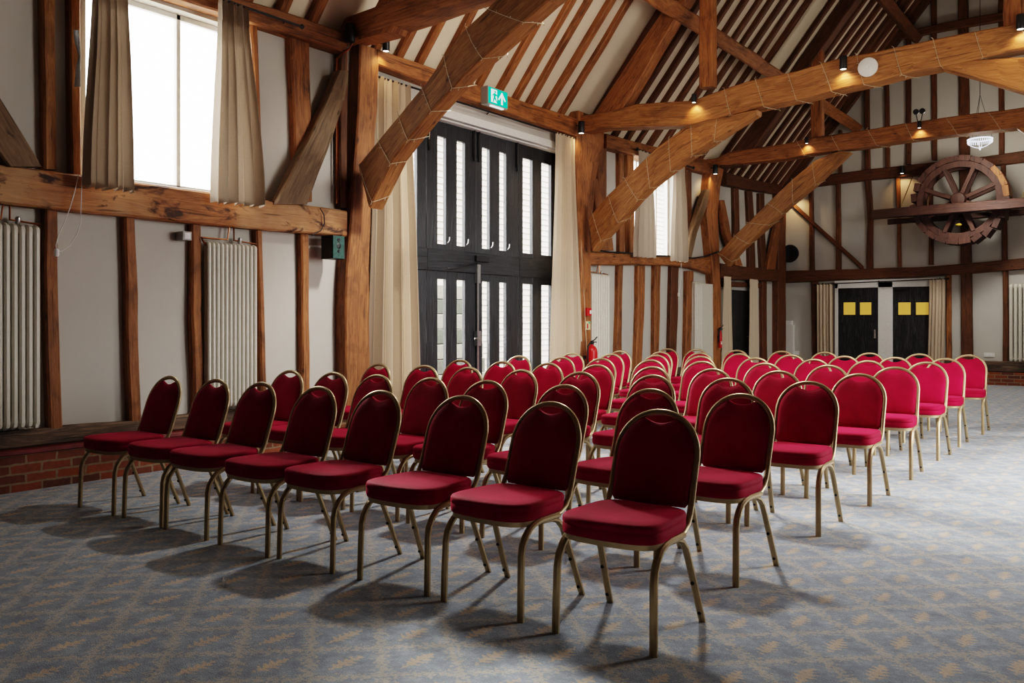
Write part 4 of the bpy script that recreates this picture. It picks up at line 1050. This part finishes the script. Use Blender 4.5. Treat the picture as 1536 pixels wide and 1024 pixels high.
# ------------------------------------------------------------------ chairs
WF, WR, LL = .228, .230, .2455
def chair_parts(root):
    leg_f = [(.02, 0), ]
    for s in (-1, 1):
        x0 = s*WF
        path = [(x0, -LL, 0), (x0*.995, -LL+.004, .15), (x0*.985, -LL+.009, .285), (x0*.98, -LL+.020, .33), (x0*.975, -LL+.045, .368), (x0*.97, -LL+.078, .398), (x0*.97, -LL+.12, .414), (x0*.97, -.08, .420), (x0*.97, .055, .420)]
        mb = MB().tube(path, [(.0175, .0145)]*len(path), 8, flat=(1, 0, 0)); mb.build('leg', GOLD, root, smooth=30)
        xr = s*WR
        path = [(s*.205, -.06, .408), (s*.207, .02, .405), (s*.21, .065, .39), (s*.213, .10, .355), (s*.216, .125, .30), (s*.224, .185, .15), (xr, LL, 0)]
        mb = MB().tube(path, [(.0165, .0135)]*len(path), 8, flat=(1, 0, 0)); lg = mb.build('leg', GOLD, root, smooth=30)
        for z, f in ((.19, .168), (.045, .228)):
            xx = s*(.222 if z > .1 else .229)
            MB().lathe([(.0085, 0), (.0085, -.017), (.006, -.02), (.001, -.02)], 8, (xx, f, z), 1).build('stacking_bumper', RUBBER, lg, smooth=True)
    # seat outline
    def outline(k, grow=0.):
        pts = []; n = 44
        for i in range(n):
            a = 2*math.pi*i/n; c, s_ = math.cos(a), math.sin(a); e = .40
            x = abs(c)**e*(1 if c > 0 else -1); y = abs(s_)**e*(1 if s_ > 0 else -1)
            wy = .232-.022*(y+1)/2
            yy = -.035+y*.205
            if y < 0: yy -= .025*(1-x*x)*(-y)
            pts.append((x*(wy+grow), yy+ (grow if y > 0 else -grow)*abs(y)))
        return pts
    def loft(layers):
        mb = MB(); rings = [mb.add(*[(x, y, z+dz(x, y) if dz else z) for x, y in outline(0, g)]) for g, z, dz in layers]; n = 44
        for A, B in zip(rings, rings[1:]):
            for k in range(n): mb.face((A+k, A+(k+1) % n, B+(k+1) % n, B+k))
        mb.face([rings[0]+k for k in range(n)][::-1]); mb.face([rings[-1]+k for k in range(n)]); return mb
    loft([(-.012, .405, None), (-.004, .407, None), (-.002, .430, None), (-.012, .432, None)]).build('seat_frame', GOLD, root, smooth=45)
    loft([(-.012, .428, None), (.002, .431, None), (.006, .445, None), (.006, .470, None), (.003, .476, None), (.0065, .480, None), (.006, .496, None), (.001, .505, None), (-.010, .510, None), (-.05, .514, None), (-.12, .517, None), (-.17, .518, None)]).build('seat', VELVET, root, smooth=70)
    # backrest plane: y = y0 + (z-z0)*k
    def by(z): return .185+(z-.50)*.335
    AX, ZS, ZT = .200, .712, .906        # arch half width, spring, top (tube centre)
    path = []
    for i in range(0, 33):
        a = math.pi*i/32; ex = .97
        x = AX*(abs(math.cos(a))**ex)*(1 if math.cos(a) >= 0 else -1); z = ZS+(ZT-ZS)*math.sin(a)**.96
        path.append((x, by(z), z))
    right = [(.212, .02, .416), (.211, .085, .424), (.208, .135, .447), (.204, .170, .485), (.201, by(.54), .54), (.200, by(.62), .62)]
    full = right+path+[(-x, y, z) for x, y, z in right[::-1]]
    MB().tube(full, [(.0145, .0122)]*len(full), 10, ref=(0, 1, 0)).build('back_frame', GOLD, root, smooth=50)
    # padded backrest with scooped hand hole
    def padline(inset):
        pts = []
        n = 48; ax = AX-.008-inset; zt_ = ZT-.010-inset
        zb = .505+inset
        pts += [(-.186+inset*1.0, zb+.015), (-.174+inset, zb), (0, zb-.004), (.174-inset, zb), (.186-inset, zb+.015), (.190-inset, .60)]
        for i in range(n+1):
            a = math.pi*i/n
            x = ax*(abs(math.cos(a))**.97)*(1 if math.cos(a) >= 0 else -1); z = ZS+(zt_-ZS)*math.sin(a)**.96
            hw_ = .082+inset*.4
            if abs(x) < hw_: z -= (.040+inset*.1)*(1-(x/hw_)**2)
            pts.append((x, z))
        pts += [(-.190+inset, .60)]
        return pts
    layers = [(.012, .016), (.002, .012), (.0, .0), (.003, -.012), (.014, -.021), (.035, -.027), (.07, -.030)]
    mb = MB(); R = []
    for ins, dy in layers:
        L_ = padline(ins)
        R.append(mb.add(*[(x, by(z)+dy*1.0, z) for x, z in L_])); n = len(L_)
    for A, B in zip(R, R[1:]):
        for k in range(n): mb.face((A+k, A+(k+1) % n, B+(k+1) % n, B+k))
    # front cap: bridge left/right halves for a clean surface
    def capface(base, rev):
        half = n//2
        idx = list(range(n))
        # n points ordered: bottom-left .. bottom-right, right side up over to left side
        m = [base+i for i in idx]
        mb.face(m[::-1] if rev else m)
    capface(R[0], True); capface(R[-1], False)
    mb.build('backrest', VELVET, root, smooth=60)

U = [[248.7, 323.7, 391.7, 480, 577.7, 690.9, 825.6, 984.6],
     [437, 502, 566.7, 646, 732.6, 846, 975.4, 1102.6],
     [568, 638.7, 702, 780.6, 872, 979, 1094, 1210],
     [691, 755, 823, 897, 978, 1067.7, 1169, 1288],
     [779.4, 844, 904, 976.5, 1055, 1146, 1241, 1345],
     [860, 918.5, 984, 1053, 1134, 1220, 1300.5, 1393],
     [930.8, 989.7, 1051, 1109, 1187.5, 1265, 1342, 1425.6],
     [1001, 1045, 1105, 1172.5, 1237, 1305.5, 1378.7, 1459.3]]
C8 = [(.513, 3.723), (1.103, 4.62), (1.852, 5.625), (2.543, 6.497), (3.292, 7.505), (4.033, 8.495), (4.689, 9.389), (5.487, 10.393)]
R1 = [(-2.761, 6.194, -.633), (-2.295, 5.86, -.639), (-1.881, 5.531, -.666), (-1.407, 5.158, -.657), (-.972, 4.85, -.676), (-.454, 4.477, -.612), (.008, 4.116, -.664), (.513, 3.723, -.598)]
ROWN = ['front', 'second', 'third', 'fourth', 'fifth', 'sixth', 'seventh', 'rearmost']
def c2w(x, z): return (CY*x-SY*z, SY*x+CY*z)
def copy_tree(o, parent=None):
    c = o.copy(); COL.objects.link(c); c.parent = parent
    for ch in list(o.children): copy_tree(ch, c)
    return c
proto = None
YOFF = .318                                   # arch top behind chair centre
for r in range(8):
    for k in range(8):
        if r == 0:
            x, y = c2w(R1[k][0], R1[k][1]); rz = (R1[k][2]+YAW)*.8
        else:
            x8, y8 = c2w(*C8[r]); y = y8+random.uniform(-.02, .02)
            if k == 7: x, y = x8, y8
            else:
                d = ray(U[r][k], 500); x = d.x*(y+YOFF)/d.y
            rz = random.uniform(-.05, .05)-.01
        lab = 'crimson velvet banquet chair, %s from left in the %s row' % (ORD[k], ROWN[r])
        if proto is None:
            proto = empty('banquet_chair', (0, 0, 0), lab, 'chair', 'crimson banquet chairs in rows')
            chair_parts(proto); o = proto
        else:
            o = copy_tree(proto); o['label'] = lab
        o.location = (x, y, 0); o.rotation_euler.z = rz

# ------------------------------------------------------------------ light
w = bpy.data.worlds.new('World'); sc.world = w; w.use_nodes = True
nt = w.node_tree; bg = nt.nodes['Background']
bg.inputs[0].default_value = (1.0, .985, .965, 1); bg.inputs[1].default_value = 12.5
def portal(loc, rot, sx, sy):
    ld = bpy.data.lights.new('sky_portal', 'AREA'); ld.shape = 'RECTANGLE'; ld.size = sx; ld.size_y = sy; ld.cycles.is_portal = True
    o = bpy.data.objects.new('sky_portal', ld); COL.objects.link(o); o.location = loc; o.rotation_euler = rot
hp = math.pi/2
portal((XW-.25, (W1Y0+W1Y1)/2, (W1Z0+W1Z1)/2), (0, -hp, 0), W1Z1-W1Z0, W1Y1-W1Y0)
portal((XW-.25, (W2Y0+W2Y1)/2, (W2Z0+W2Z1)/2), (0, -hp, 0), W2Z1-W2Z0, W2Y1-W2Y0)
portal((XW-.25, (DY0+DY1)/2, DZ1/2), (0, -hp, 0), DZ1, DY1-DY0)
portal((XR+.25, 8.5, 1.97), (0, hp, 0), 3.85, 2.6)
portal((XR+.25, 14.0, 3.5), (0, hp, 0), 1.4, 1.6)
sd = bpy.data.lights.new('hazy_sun', 'SUN'); sd.energy = 12.0; sd.angle = math.radians(9); sd.color = (1, .95, .86)
so = bpy.data.objects.new('hazy_sun', sd); COL.objects.link(so); so.location = (-20, 14, 12)
so.rotation_euler = V((.92, -.34, -.46)).to_track_quat('-Z', 'Y').to_euler()
cy = sc.cycles
cy.use_denoising = True
cy.max_bounces = 8; cy.diffuse_bounces = 5; cy.glossy_bounces = 3; cy.transparent_max_bounces = 8; cy.transmission_bounces = 4
cy.sample_clamp_indirect = 6.0
cy.caustics_reflective = False; cy.caustics_refractive = False
sc.view_settings.view_transform = 'Filmic'
sc.view_settings.look = 'High Contrast'
sc.view_settings.exposure = 0.0
